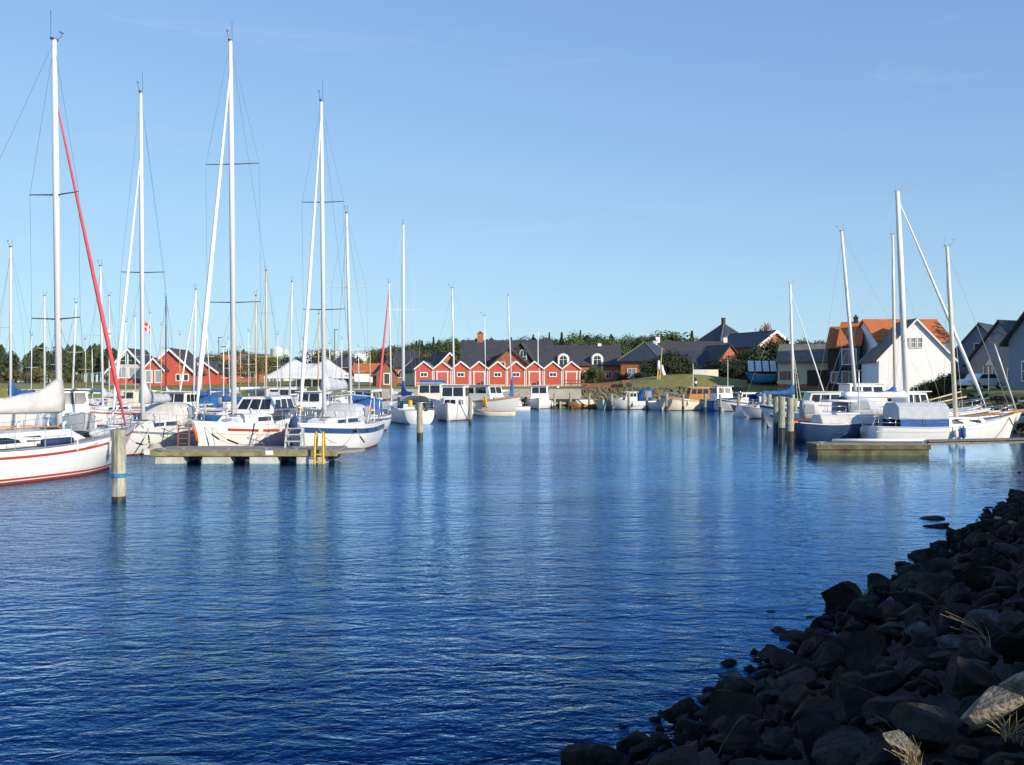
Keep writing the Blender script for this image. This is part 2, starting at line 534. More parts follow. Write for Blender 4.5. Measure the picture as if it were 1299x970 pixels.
BANK_D0, BANK_D1 = -3.0, 14.0
mb = MB()
rows = []
ss = np.linspace(-14, 21, 88); dd = np.linspace(BANK_D0, BANK_D1, 56)
for s_ in ss:
    for d_ in dd:
        x_, y_ = bank_xy(s_, d_)
        nzv = noise.noise(Vector((x_ * 1.3, y_ * 1.3, 0))) * 0.10 + noise.noise(Vector((x_ * 4, y_ * 4, 3))) * 0.04
        mb.v.append((x_, y_, bank_z(s_, d_) + nzv - 0.17))
nd = len(dd)
for i in range(len(ss) - 1):
    for j in range(nd - 1):
        mb.f.append((i * nd + j, i * nd + j + 1, (i + 1) * nd + j + 1, (i + 1) * nd + j))
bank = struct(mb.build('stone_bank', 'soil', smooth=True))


def rock_mesh(seed, sub=3, flat=0.7, m='stone', amp=0.32):
    import bmesh
    bm = bmesh.new()
    bmesh.ops.create_icosphere(bm, subdivisions=sub, radius=0.5)
    r2 = random.Random(seed)
    off = Vector((r2.uniform(-50, 50), r2.uniform(-50, 50), r2.uniform(-50, 50)))
    planes = [(Vector((r2.gauss(0, 1), r2.gauss(0, 1), r2.gauss(0, 1))).normalized(), r2.uniform(0.17, 0.36)) for _ in range(16)]
    for v in bm.verts:
        p = v.co
        k = 1 + amp * noise.noise(p * 1.7 + off) + 0.14 * noise.noise(p * 4.5 + off) + 0.05 * noise.noise(p * 11 + off)
        q = p * (1 + amp * noise.noise(p * 1.7 + off))
        for n, dd_ in planes:
            e = q.dot(n) - dd_
            if e > 0: q = q - n * e * 0.98
        q = q * (1 + 0.05 * noise.noise(p * 5 + off) + 0.035 * noise.noise(p * 12 + off))
        v.co = Vector((q.x, q.y * 0.85, q.z * flat))
    me = bpy.data.meshes.new('stone')
    bm.to_mesh(me); bm.free()
    for p in me.polygons: p.use_smooth = False
    me.materials.append(M[m])
    return me


ROCKS = [rock_mesh(k, 3, rnd.uniform(0.55, 0.85)) for k in range(8)]
ROCKP = [rock_mesh(k + 60, 3, .7, 'stonepale') for k in range(2)]
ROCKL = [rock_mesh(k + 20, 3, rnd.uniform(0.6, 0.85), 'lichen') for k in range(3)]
ROCKLO = [rock_mesh(k + 40, 1, 0.7) for k in range(5)]


def view_size(x, y, z, r):
    if y < 1.0: return None
    px = CX + x / y * F; py = HY + (CH - z) / y * F
    if px < -80 or px > 1400 or py > 1090: return None
    return r * F / y


cands = []
r3 = random.Random(11)
placed = []
for size, tries in ((0.72, 90), (0.52, 420), (0.38, 1700), (0.27, 4500), (0.18, 9000)):
    for _ in range(tries):
        s_ = r3.uniform(-7, 20.8); d_ = r3.uniform(-0.75, 4.2)
        x_, y_ = bank_xy(s_, d_)
        sz = size * r3.uniform(0.85, 1.25)
        if d_ < -0.1 and size > 0.6: continue
        ok = True
        for (a, b, c) in placed:
            if abs(a - x_) < 1.2 and abs(b - y_) < 1.2 and (a - x_) ** 2 + (b - y_) ** 2 < (0.35 * (sz + c)) ** 2:
                ok = False; break
        if not ok: continue
        z_ = bank_z(s_, d_) + sz * r3.uniform(-0.22, 0.02)
        vis = view_size(x_, y_, z_, sz)
        if vis is None: continue
        placed.append((x_, y_, sz))
        cands.append((vis, x_, y_, z_, sz))
cands.sort(reverse=True)
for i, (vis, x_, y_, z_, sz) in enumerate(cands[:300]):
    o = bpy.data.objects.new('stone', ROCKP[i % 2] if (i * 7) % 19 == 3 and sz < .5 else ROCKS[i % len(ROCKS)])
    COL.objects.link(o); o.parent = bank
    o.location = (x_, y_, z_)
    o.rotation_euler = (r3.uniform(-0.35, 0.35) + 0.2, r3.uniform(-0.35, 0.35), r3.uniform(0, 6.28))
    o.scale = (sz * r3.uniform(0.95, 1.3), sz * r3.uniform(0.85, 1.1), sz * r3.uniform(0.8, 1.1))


def merged_rocks(items, name, m, meshes, parent=None, smooth=True):
    vv = []; ff = []; off = 0
    for (x_, y_, z_, sz) in items:
        me = meshes[r3.randrange(len(meshes))]
        rot = Matrix.Rotation(r3.uniform(0, 6.28), 3, 'Z') @ Matrix.Rotation(r3.uniform(-.5, .5), 3, 'X')
        for v in me.vertices:
            p = rot @ (v.co * sz)
            vv.append((p.x + x_, p.y + y_, p.z + z_))
        for p in me.polygons: ff.append(tuple(k + off for k in p.vertices))
        off += len(me.vertices)
    b_ = MB(); b_.v = vv; b_.f = ff
    o = b_.build(name, m, parent, smooth=smooth)
    o['kind'] = 'stuff'
    return o


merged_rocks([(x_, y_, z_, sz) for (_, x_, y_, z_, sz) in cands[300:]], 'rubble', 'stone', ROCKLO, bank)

# pale weathered boulders at the top of the bank, and rocks lying in the water: things of their own
def lone(name, px, D, z, size, me, label, cat='rock', sc3=(1.2, .9, .8), rz=0.3, grp=None):
    o = bpy.data.objects.new(name, me)
    COL.objects.link(o)
    o.location = (X(px, D), D, z); o.rotation_euler = (0.1, -0.1, rz); o.scale = tuple(size * k for k in sc3)
    return tag(o, label, cat, grp)


lone('boulder', 1252, 4.95, 1.42, 0.40, ROCKL[0], 'pale angular boulder catching sun near the top of the bank', sc3=(1.3, .9, .85), rz=0.2)
lone('boulder', 1300, 5.3, 1.44, 0.34, ROCKL[1], 'rounded sunlit boulder with grass roots hanging beside it', sc3=(1.2, .9, 1.0))
lone('boulder', 1200, 4.45, 1.22, 0.30, ROCKL[2], 'small mossy sunlit rock beside the tuft of dry grass', sc3=(1.0, .8, .7))
lone('boulder', 1150, 4.65, 1.36, 0.26, ROCKL[0], 'flat sunlit stone from which dry stalks hang', sc3=(1.35, .8, .5), rz=1.9)
lone('boulder', 1285, 4.5, 1.30, 0.26, ROCKL[2], 'narrow upright pale stone below the angular boulder', sc3=(.7, .7, 1.2), rz=2.2)
lone('water_rock', 973, DEP(776), -0.02, 0.24, ROCKS[1], 'lone small dark rock standing in the water off the bank', sc3=(1.2, .8, .8))
lone('water_rock', 1190, DEP(668), 0.0, 0.55, ROCKS[2], 'long low dark rock just off the bank with a blunt end', sc3=(1.7, .6, .6), rz=0.1)
lone('water_rock', 1182, DEP(658), 0.0, 0.5, ROCKS[3], 'flat dark rock awash farthest out beyond the bank', sc3=(1.7, .6, .5), rz=-0.1)
lone('water_rock', 1066, DEP(768), 0.02, 0.95, ROCKS[4], 'big dark wedge shaped boulder at the edge of the water', sc3=(1.15, .8, .85), rz=0.5)


# dry grass tufts on the bank
def tuft(px, D, z, n, length, label, m='drygrass', lean=(0, 0), spread=0.5, seed=1):
    r = random.Random(seed)
    b = MB()
    for _ in range(n):
        a = r.uniform(0, 6.28); l = length * r.uniform(0.6, 1.1)
        dx, dy = math.cos(a) * spread * l + lean[0] * l, math.sin(a) * spread * l + lean[1] * l
        w = 0.0028 * r.uniform(.7, 1.5)
        ox, oy = r.uniform(-.04, .04), r.uniform(-.04, .04)
        side = Vector((-dy, dx, 0)); side = side.normalized() * w if side.length > 1e-4 else Vector((w, 0, 0))
        pts = []
        for k in range(5):
            t = k / 4
            pts.append(Vector((ox + dx * t * t, oy + dy * t * t, l * (t - 0.55 * t * t * abs(spread + lean[0])))))
        ring = []
        for k, p in enumerate(pts):
            w_ = side * (1 - (k / 4) * 0.85)
            ring.append([p - w_, p + Vector((0, 0, w * .4)), p + w_])
        b.rings(ring)
    o = b.build('dry_grass_tuft', m)
    o.location = (X(px, D), D, z)
    return tag(o, label, 'grass tuft')


tuft(1160, 4.5, 1.28, 40, 0.17, 'tuft of bleached grass drooping over the flat sunlit stone', lean=(-.5, -.4), seed=2)
tuft(1282, 4.7, 1.32, 40, 0.20, 'bleached grass hanging below the rounded sunlit boulder', lean=(-.3, -.5), seed=3)
tuft(1250, 7.0, 1.2, 8, 0.24, 'long bent stalks of dry grass high on the dark bank', lean=(-.8, 0), seed=4)
tuft(1135, 5.6, 1.0, 5, 0.24, 'single pale broad dry leaf standing on the dark bank', lean=(-.5, 0), spread=.2, seed=5)
tuft(1098, 13.4, 0.10, 60, 0.36, 'green grass clump growing at the water edge of the bank', 'greengrass', lean=(-.2, 0), seed=6)


# ------------------------------------------------------------------ boats
class Hull:
    def __init__(s, L, B, fs, fm, fb, draft=0.5, rake=1.0, ws=0.7, srake=0.25, tm=0.42, full=2.2):
        s.L, s.B, s.fs, s.fm, s.fb, s.draft, s.rake, s.ws, s.srake, s.tm, s.full = L, B, fs, fm, fb, draft, rake, ws, srake, tm, full

    def half(s, t):
        if t < s.tm: k = s.ws + (1 - s.ws) * math.sin(math.pi / 2 * t / s.tm)
        else: k = 1 - ((t - s.tm) / (1 - s.tm)) ** s.full
        return max(0.012, k * s.B / 2)

    def sheer(s, t):
        if t > 0.35: return s.fm + (s.fb - s.fm) * ((t - 0.35) / 0.65) ** 1.8
        return s.fm + (s.fs - s.fm) * ((0.35 - t) / 0.35) ** 1.5

    def keel(s, t):
        k = abs((t - 0.47) / 0.53)
        return -s.draft + (s.draft + 0.02) * k ** 3

    def pt(s, t, z, side, off=0.0):
        zs, zk = s.sheer(t), s.keel(t)
        zf = min(1.0, max(0.0, (z - zk) / (zs - zk)))
        a = math.acos(1 - zf)
        bow = max(0.0, (t - 0.55) / 0.45); bow = bow * bow * (3 - 2 * bow)
        y = s.half(t) * math.sin(a) ** (0.55 + 0.75 * bow) + off
        st = max(0.0, (0.3 - t) / 0.3)
        x = -s.L / 2 + t * s.L - s.rake * (1 - zf) * bow + s.srake * (1 - zf) * st
        if off: x += off * bow
        return Vector((x, side * y, z if zf not in (0.0, 1.0) else (zk if zf == 0.0 else zs)))

    def xt(s, x): return (x + s.L / 2) / s.L

    def build(s, root, m, nt=24, ns=10, deckmat='deck', railmat='varnish', open_=False):
        b = MB()
        rings = []
        for i in range(nt + 1):
            t = (i / nt)
            t = 1 - (1 - t) ** 1.25
            zs, zk = s.sheer(t), s.keel(t)
            row = []
            for k in range(ns, -1, -1):
                zf = 1 - math.cos(math.pi / 2 * k / ns)
                row.append(s.pt(t, zk + (zs - zk) * zf, -1))
            for k in range(1, ns + 1):
                zf = 1 - math.cos(math.pi / 2 * k / ns)
                row.append(s.pt(t, zk + (zs - zk) * zf, 1))
            rings.append(row)
        b.rings(rings, cap0=True)
        h = b.build('hull', m, root, smooth=True)
        # deck
        d = MB(); rr = []
        drop = 0.04 if not open_ else 0.35
        for i in range(nt + 1):
            t = i / nt * 0.985
            zs = s.sheer(t); p = s.pt(t, zs, 1); w = max(0.005, p.y - 0.015 - (0.06 if open_ else 0))
            rr.append([(p.x, -w, zs - drop), (p.x, -w * .5, zs - drop + .03), (p.x, 0, zs - drop + .045), (p.x, w * .5, zs - drop + .03), (p.x, w, zs - drop)])
        d.rings(rr)
        d.build('deck', deckmat, root)
        for sd_ in (1, -1):
            r = MB()
            r.tube([s.pt(i / 20, s.sheer(i / 20), sd_) + Vector((0, 0, 0.012)) for i in range(21)], 0.03, 5)
            r.build('toe_rail', railmat, root)
        return h

    def band(s, root, name, m, z0, z1, rel=True, t0=0.0, t1=1.0, off=0.008, n=30, both=True):
        """a painted band following the hull; z given below the sheer when rel, else above the water"""
        for sd_ in ((1, -1) if both else (1,)):
            b = MB(); rr = []
            for i in range(n + 1):
                t = t0 + (t1 - t0) * i / n
                zs = s.sheer(t)
                za, zb = (zs - z0, zs - z1) if rel else (z0, z1)
                rr.append([s.pt(t, za, sd_, off), s.pt(t, (za + zb) / 2, sd_, off), s.pt(t, zb, sd_, off)])
            b.rings(rr)
            b.build(name, m, root, smooth=True)


def cabin(root, x0, x1, z, h, w0, w1, fslope=0.5, aslope=0.0, inset=0.12, m='gelcoat', wins=(), front=0, name='cabin', wm='glass', h1=None, bevel=0.05, fv=(0.2, 0.8)):
    """x0 aft, x1 fore; w0, w1 half widths; wins = (u0, u1, v0, v1) on both sides"""
    h1 = h if h1 is None else h1
    a = [(x0, -w0, z), (x0, w0, z), (x1, w1, z), (x1, -w1, z)]
    t = [(x0 + aslope, -w0 + inset, z + h), (x0 + aslope, w0 - inset, z + h), (x1 - fslope, max(.05, w1 - inset), z + h1), (x1 - fslope, -max(.05, w1 - inset), z + h1)]
    b = MB()
    b.add(a + t, [(3, 2, 1, 0), (4, 5, 6, 7), (0, 1, 5, 4), (1, 2, 6, 5), (2, 3, 7, 6), (3, 0, 4, 7)])
    c = b.build(name, m, root, bevel=bevel)
    for (u0, u1, v0, v1) in wins:
        for q in ((a[0], a[3], t[3], t[0]), (a[2], a[1], t[1], t[2])):
            p = MB()
            uu = (u0, u1) if q[0] == a[0] else (1 - u1, 1 - u0)
            panel(p, q, uu[0], uu[1], v0, v1)
            p.build('window', wm, c)
    if front:
        q = (a[3], a[2], t[2], t[3])
        for k in range(front):
            p = MB(); e = 0.06
            panel(p, q, e + (1 - 2 * e) * k / front + .02, e + (1 - 2 * e) * (k + 1) / front - .02, fv[0], fv[1])
            p.build('window', wm, c)
    return c


def hood(root, x0, x1, z, w, h, m='canvas', front=0.45, n=9, wm='clear', name='sprayhood'):
    """an arched canvas hood, open aft (x0), sloping down forward to x1"""
    rr = []
    for i in range(7):
        u = i / 6
        x = x0 + (x1 - x0) * u
        k = 1.0 if u < front else math.cos((u - front) / (1 - front) * math.pi / 2) ** 0.7
        hh = max(0.02, h * k); ww = w * (1 - 0.12 * u)
        rr.append([(x, ww * math.copysign(abs(math.cos(a)) ** .6, math.cos(a)), z + hh * abs(math.sin(a)) ** .6) for a in [math.pi * j / n for j in range(n + 1)]])
    b = MB(); b.rings(rr)
    o = b.build(name, m, root, smooth=True)
    so = o.modifiers.new('solid', 'SOLIDIFY'); so.thickness = 0.02
    for sd_ in (1, -1):
        p = MB()
        panel(p, ((x0 + .1, sd_ * (w + .02), z + h * .3), (x0 + (x1 - x0) * .55, sd_ * (w * .95 + .02), z + h * .3), (x0 + (x1 - x0) * .5, sd_ * w * .90, z + h * .78), (x0 + .15, sd_ * w * .93, z + h * .80)), 0, 1, 0, 1)
        p.build('window', wm, o)
    return o


def rig(root, H, xm, top, lean=(0, 0), jib=None, jibr=0.07, jibtop=0.97, jx=None, r=0.085, spread=(0.40, 0.70), sw=0.75, mm='alu', zbase=1.6, antenna=True, wires=True, detail=True, back=True, wm='wire'):
    """mast standing at local x = xm, up to height top above the water"""
    def mp_(z): return Vector((xm + lean[0] * (z - zbase) / (top - zbase), lean[1] * (z - zbase) / (top - zbase), z))
    b = MB()
    b.tube([mp_(zbase - .4), mp_(zbase + (top - zbase) * .7), mp_(top)], [r, r * .95, r * .72], 10)
    mast = b.build('mast', mm, root, smooth=True)
    t = MB()
    t.box(mp_(top) + Vector((0, 0, .02)), (.30, .10, .06))
    if antenna:
        t.tube([mp_(top) + Vector((-.12, .03, 0)), mp_(top) + Vector((-.12, .03, .95 if detail else .5))], .009, 4)
        t.tube([mp_(top) + Vector((.10, 0, 0)), mp_(top) + Vector((.34, 0, .22)), mp_(top) + Vector((.34, 0, .34))], .010, 4)
        t.box(mp_(top) + Vector((.34, 0, .35)), (.22, .02, .035))
    t.build('masthead', 'aludark', mast)
    chain = H.half(H.xt(xm)) * 0.93
    zd = H.sheer(H.xt(xm))
    for f in spread:
        z = zbase + (top - zbase) * f
        for sd_ in (1, -1):
            s_ = MB(); s_.tube([mp_(z), mp_(z) + Vector((-.10, sd_ * sw, .04))], [.028, .018], 5)
            s_.build('spreader', 'aludark' if detail else mm, mast)
    if wires:
        for sd_ in (1, -1):
            w = MB()
            pts = [Vector((xm - .1, sd_ * chain, zd))]
            for f in spread: pts.append(mp_(zbase + (top - zbase) * f) + Vector((-.10, sd_ * sw, .04)))
            pts.append(mp_(top - .1))
            w.tube(pts, .0055, 4)
            if spread: w.tube([Vector((xm + .25, sd_ * chain, zd)), mp_(zbase + (top - zbase) * spread[0])], .0055, 4)
            w.build('shroud', wm, root)
        if back:
            w = MB(); w.tube([Vector((-H.L / 2 + .1, 0, H.sheer(0))), mp_(top - .05)], .0055, 4)
            w.build('backstay', wm, root)
    jx = H.L / 2 - .25 if jx is None else jx
    fz = H.sheer(min(1, H.xt(jx))) + .05
    p0, p1 = Vector((jx, 0, fz)), mp_(zbase + (top - zbase) * jibtop)
    if jib:
        b = MB()
        pts = [p0.lerp(p1, k / 8) for k in range(9)]
        b.tube(pts, [.02, jibr * 1.25, jibr * 1.3, jibr * 1.2, jibr * 1.05, jibr * .9, jibr * .75, jibr * .6, .02], 8)
        b.build('furled_sail', jib, root, smooth=True)
    elif wires:
        w = MB(); w.tube([p0, p1], .009, 4); w.build('forestay', wm, root)
    return mast


def boom(root, xm, z, length, cover=None, h0=0.95, h1=0.30, mm='alu', rise=0.05, w=0.17, k=7.0):
    b = MB(); b.tube([(xm - .05, 0, z), (xm - length, 0, z + rise)], .065, 8)
    bo = b.build('boom', mm, root, smooth=True)
    if cover:
        rr = []
        for i in range(15):
            u = i / 14
            x = xm + .10 - (length - .1) * u
            hh = h1 + (h0 - h1) * math.exp(-k * u) + 0.035 * math.sin(u * 23) * (1 - u * .5)
            ww = w * (1.1 - .35 * u) * (1 + .10 * math.sin(u * 17 + 1))
            if i == 0: ww *= .7
            zb = z + rise * u - .10
            rr.append([(x, 0, zb - .02), (x, ww, zb + .06), (x, ww * .95, zb + hh * .45), (x, ww * .45, zb + hh * .86), (x, 0, zb + hh), (x, -ww * .45, zb + hh * .86), (x, -ww * .95, zb + hh * .45), (x, -ww, zb + .06)])
        b = MB(); b.rings(rr, closed=True, cap0=True, cap1=True)
        b.build('sail_cover', cover, root, smooth=True)
    return bo


def rails(root, H, hgt=0.6, n=5, stern=True):
    def sp(t, s_, dz): return H.pt(t, H.sheer(t), s_, -.06) + Vector((0, 0, dz))
    p = MB()
    for dz in (hgt, hgt * .5):
        p.tube([sp(.86, 1, dz), sp(.93, 1, dz), sp(.985, 1, dz) + Vector((.12, 0, .05)), sp(.985, -1, dz) + Vector((.12, 0, .05)), sp(.93, -1, dz), sp(.86, -1, dz)], .014, 5)
    for t in (.86, .96):
        for s_ in (1, -1): p.tube([sp(t, s_, 0), sp(t, s_, hgt)], .013, 5)
    p.build('pulpit', 'steel', root, smooth=True)
    if stern:
        p = MB()
        for dz in (hgt, hgt * .5):
            p.tube([sp(.12, 1, dz), sp(.01, 1, dz), sp(.01, -1, dz), sp(.12, -1, dz)], .014, 5)
        for t in (.12, .01):
            for s_ in (1, -1): p.tube([sp(t, s_, 0), sp(t, s_, hgt)], .013, 5)
        p.build('pushpit', 'steel', root, smooth=True)
    for s_ in (1, -1):
        for k in range(n):
            t = .12 + (.86 - .12) * (k + 1) / (n + 1)
            b = MB(); b.tube([sp(t, s_, 0), sp(t, s_, hgt)], .013, 5); b.build('stanchion', 'steel', root)
        for dz in (hgt, hgt * .5):
            b = MB(); b.tube([sp(.12 + (.86 - .12) * k / (n + 1), s_, dz) for k in range(n + 2)], .007, 4); b.build('lifeline', 'wire', root)


def fender(root, H, t, s_, m='fender', ln=0.6, r=0.12, dz=0.15):
    p = H.pt(t, H.sheer(t), s_) + Vector((0, s_ * (r + .01), -dz))
    b = MB()
    b.tube([p + Vector((0, 0, .22)), p, p - Vector((0, 0, .05)), p - Vector((0, 0, ln - .06)), p - Vector((0, 0, ln)), p - Vector((0, 0, ln + .12))], [.012, .03, r, r, .035, .02], 8)
    b.build('fender', m, root, smooth=True)


def rope(root, name, a, b, sag, m='rope', r=0.014, n=9, snub=None):
    a, b = Vector(a), Vector(b)
    pts = []
    for i in range(n + 1):
        u = i / n
        p = a.lerp(b, u); p.z -= sag * 4 * u * (1 - u); pts.append(p)
    o = MB(); o.tube(pts, r, 5); k = o.build(name, m, root, smooth=True)
    if snub:
        s_ = MB(); s_.tube([pts[snub[0]], pts[snub[1]]], .035, 6); s_.build('snubber', 'rubber', k)
    return k


def gear(root, H, z, seed=0):
    """deck gear: anchor in the bow roller, winches, vents, a coiled line and a horseshoe buoy at the stern"""
    r = random.Random(seed)
    a = MB(); p = H.pt(1, H.sheer(1), 1); a.tube([p + Vector((-.5, -p.y, .08)), p + Vector((.22, -p.y, .05))], .025, 5); a.tube([p + Vector((.22, -.18 - p.y, -.12)), p + Vector((.24, -p.y, .06)), p + Vector((.22, .18 - p.y, -.12))], .03, 5)
    a.build('anchor', 'steel', root)
    for s_ in (1, -1):
        w = MB(); x = -H.L * .30; w.tube([(x, s_ * H.half(.2) * .72, H.sheer(.2)), (x, s_ * H.half(.2) * .72, H.sheer(.2) + .16), (x, s_ * H.half(.2) * .72, H.sheer(.2) + .24)], [.09, .06, .085], 10); w.build('winch', 'steel', root, smooth=True)
    for k in range(2):
        v = MB(); x = H.L * (.02 + .12 * k); v.tube([(x, .3 - .6 * k, z), (x, .3 - .6 * k, z + .16), (x + .09, .3 - .6 * k, z + .2)], [.05, .055, .075], 8); v.build('cowl_vent', 'gelgrey', root, smooth=True)
    c = MB()
    for j in range(3): c.tube([(H.L * .2 + .16 * math.cos(t), .28 + .16 * math.sin(t), z - .05 + .02 * j) for t in [6.28 * q / 10 for q in range(11)]], .015, 4)
    c.build('coiled_line', 'ropeblue' if seed % 2 else 'rope', root)
    b = MB(); b.tube([(-H.L / 2 + .12, .55 + .17 * math.cos(t), H.sheer(0) + .5 + .2 * math.sin(t)) for t in [-.9 + 4.9 * q / 9 for q in range(10)]], .055, 6); b.build('horseshoe_buoy', 'yellow' if seed % 2 else 'orange', root, smooth=True)
    h = MB(); h.box((H.L * .12, 0, z + .02), (.5, .5, .05)); h.build('hatch', 'glass', root, bevel=.015)


def boat_root(name, label, cat, x, y, heading, grp=None):
    return thing(name, label, cat, (x, y, 0), R(heading), grp)


def at_mast(x, y, heading, xm):
    h = R(heading)
    return x - math.cos(h) * xm, y - math.sin(h) * xm


def flag(root, p, w, h, m, cross=None, tilt=0.0, dirx=1):
    b = MB(); rr = []
    n = 8
    for i in range(n + 1):
        u = i / n
        wv = .12 * h * math.sin(u * 7)
        rr.append([Vector(p) + Vector((dirx * w * u, wv, -h + tilt * u)), Vector(p) + Vector((dirx * w * u, wv + .02 * h, tilt * u))])
    b.rings(rr)
    f = b.build('flag', m, root, smooth=True)
    if cross:
        for (u0, u1, v0, v1) in ((.28, .42, -h, 0), (0, 1, -h * .58, -h * .42)):
            for o_ in (-.012, .012):
                c = MB(); rr = []
                for i in range(n + 1):
                    u = u0 + (u1 - u0) * i / n
                    wv = .12 * h * math.sin(u * 7) + o_
                    rr.append([Vector(p) + Vector((dirx * w * u, wv, v0 + tilt * u)), Vector(p) + Vector((dirx * w * u, wv, v1 + tilt * u))])
                c.rings(rr); c.build('flag_cross', cross, f)
    return f


# ---- boat with the red forestay sail, nearest on the left
H1 = Hull(11.2, 3.4, 1.05, 1.0, 1.45, 0.6, 1.05, 0.72, -.5)
b1 = boat_root('sailboat', 'white sailboat with red stripes and a red furled jib, bow to the pontoon', 'sailboat', -15.72, 32.75, 72)
H1.build(b1, 'gelcoat', nt=34, ns=12, deckmat='teak', railmat='steel')
H1.band(b1, 'sheer_stripe', 'stripered', .17, .25)
H1.band(b1, 'antifouling', 'antifoul', -.3, .07, rel=False, t0=.02, t1=.93, off=.006)
H1.band(b1, 'boot_stripe', 'stripered', .11, .17, rel=False, t0=.01, t1=.97)
cabin(b1, -2.6, 2.6, 1.02, .46, 1.15, .62, .9, 0, .16, 'gelcoat', wins=((.10, .34, .30, .72), (.40, .58, .32, .70)), front=0)
hx = MB(); hx.box((2.75, 0, 1.30), (.62, .60, .10), ry=.08); hx.build('hatch', 'glass', b1, bevel=.02)
hd = MB()
for s_ in (1, -1): hd.tube([(-1.8, s_ * .72, 1.53), (-1.6, s_ * .72, 1.60), (1.0, s_ * .52, 1.60), (1.2, s_ * .52, 1.53)], .02, 5)
hd.build('handrail', 'varnish', b1)
hood(b1, -3.9, -2.1, 1.05, 1.25, 1.05, 'canvas', .5)
for s_ in (1, -1):
    co = MB(); co.box((-4.0, s_ * 1.15, 1.16), (2.6, .12, .30)); co.build('coaming', 'varnish', b1, bevel=.02)
rig(b1, H1, 1.72, 14.55, lean=(0, .22), jib='canvasred', jibr=.058, jx=5.05, jibtop=.86, r=.115, spread=(.28, .60), sw=1.0, zbase=1.5)
boom(b1, 1.67, 2.12, 5.0, 'canvas', 1.25, .46, rise=.05, w=.25, k=5)
rails(b1, H1, .62, 6)
fender(b1, H1, .74, -1, 'fender', .55, .15, .10)
fender(b1, H1, .56, -1, 'fender', .12, .02, .0)
rope(b1, 'mooring_line', (-.6, -1.62, 1.0), (1.8, -1.52, 1.02), .12)
dg = MB(); dg.tube([(2.3, -.75, 1.30), (2.5, -.75, 1.30), (3.3, -.55, 1.28), (3.5, -.5, 1.28)], [.05, .16, .16, .05], 8); dg.build('deck_bag', 'canvasgrey', b1, smooth=True)
ds = MB(); ds.tube([(-.4, -1.28, 1.16), (.9, -1.22, 1.16)], .11, 7); ds.build('rolled_awning', 'canvasnavy', b1, smooth=True)
rope(b1, 'bow_line', (5.2, -.25, 1.38), (5.9, -1.1, .55), .10)

# ---- three boats lying with their bows at the back of the pontoon
PZ = 0.52
PY0, PY1 = 38.2, 40.6


def bow_at(px, D, heading, L):
    h = R(heading)
    return X(px, D) - math.cos(h) * L / 2, D - math.sin(h) * L / 2


H2 = Hull(9.2, 3.0, .95, .95, 1.30, .5, 1.0, .75, -.3)
x_, y_ = bow_at(139, 41.0, -90, 9.2)
b2 = boat_root('sailboat', 'white sailboat with thin grey-blue stripe and boarding ladder over its bow side', 'sailboat', x_, y_, -90)
H2.build(b2, 'gelcoat', nt=26, deckmat='deck', railmat='alu')
H2.band(b2, 'sheer_stripe', 'stripegrey', .16, .25)
H2.band(b2, 'antifouling', 'antifoul', -.3, .06, rel=False, t0=.03, t1=.93)
cabin(b2, -1.9, 2.9, .95, .42, 1.0, .50, 1.3, 0, .2, 'gelcoat', wins=((.10, .42, .35, .75), (.48, .70, .38, .72)))
hood(b2, -3.1, -1.2, 1.1, 1.15, 1.0, 'canvas', .45)
rig(b2, H2, .85, 15.7, lean=(0, -.1), jib='sailwhite', jibr=.06, jibtop=.82, r=.10, spread=(.45,), sw=.95, zbase=1.4)
boom(b2, .8, 2.2, 3.5, 'canvasgrey', 1.25, .36, w=.2, k=5)
rails(b2, H2, .6, 4)
rope(b2, 'mooring_line', H2.pt(.95, H2.sheer(.95), 1), (4.6, 1.6, .58), .28, snub=(5, 7))
rope(b2, 'mooring_line', H2.pt(.80, H2.sheer(.8), 1), (4.5, 1.6, .58), .25, snub=(2, 5))

H3 = Hull(11.4, 3.45, 1.15, 1.10, 1.45, .6, .7, .75, -.35)
x_, y_ = bow_at(245, 41.6, -97.5, 11.4)
b3 = boat_root('sailboat', 'white motor sailer with broken red stripe and windowed doghouse', 'sailboat', x_, y_, -97.5)
H3.build(b3, 'gelcoat', nt=28, deckmat='teak', railmat='whitepaint')
for (t0, t1) in ((.30, .50), (.53, .66), (.69, .86)): H3.band(b3, 'sheer_stripe', 'stripered', .22, .33, t0=t0, t1=t1, n=10)
H3.band(b3, 'antifouling', 'antifoul', -.3, .14, rel=False, t0=.03, t1=.95)
H3.band(b3, 'waterline_stripe', 'stripered', .46, .47, t0=.1, t1=.93)
cabin(b3, -2.6, 2.4, 1.08, .52, 1.2, .65, .8, 0, .15, 'gelcoat', wins=((.12, .36, .35, .72), (.42, .68, .35, .72)))
dh = cabin(b3, -3.3, -.6, 1.58, .78, 1.22, 1.0, .75, .15, .22, 'gelcoat', wins=((.06, .30, .28, .86), (.36, .60, .28, .86), (.66, .90, .28, .82)), front=3, name='doghouse', fv=(.25, .85))
st_ = MB()
for s_ in (1, -1): st_.box((-1.6, s_ * 1.16, 1.68), (2.0, .03, .07))
st_.build('doghouse_stripe', 'stripered', dh)
rig(b3, H3, 1.5, 18.3, lean=(0, -.18), jib='sailwhite', jibr=.085, jibtop=.93, r=.125, spread=(.30, .67), sw=1.25, zbase=1.6)
boom(b3, 1.45, 2.75, 4.2, None)
rails(b3, H3, .62, 5)
bf = MB(); bf.tube([H3.pt(1, z, 1) + Vector((.05, .02, 0)) for z in (1.30, 1.0, .75, .55)], [.05, .07, .07, .05], 7); bf.build('bow_fender', 'orange', b3, smooth=True)
rope(b3, 'mooring_line', H3.pt(.93, H3.sheer(.93) - .2, 1), (5.15, 2.6, .58), .34, snub=(3, 5))
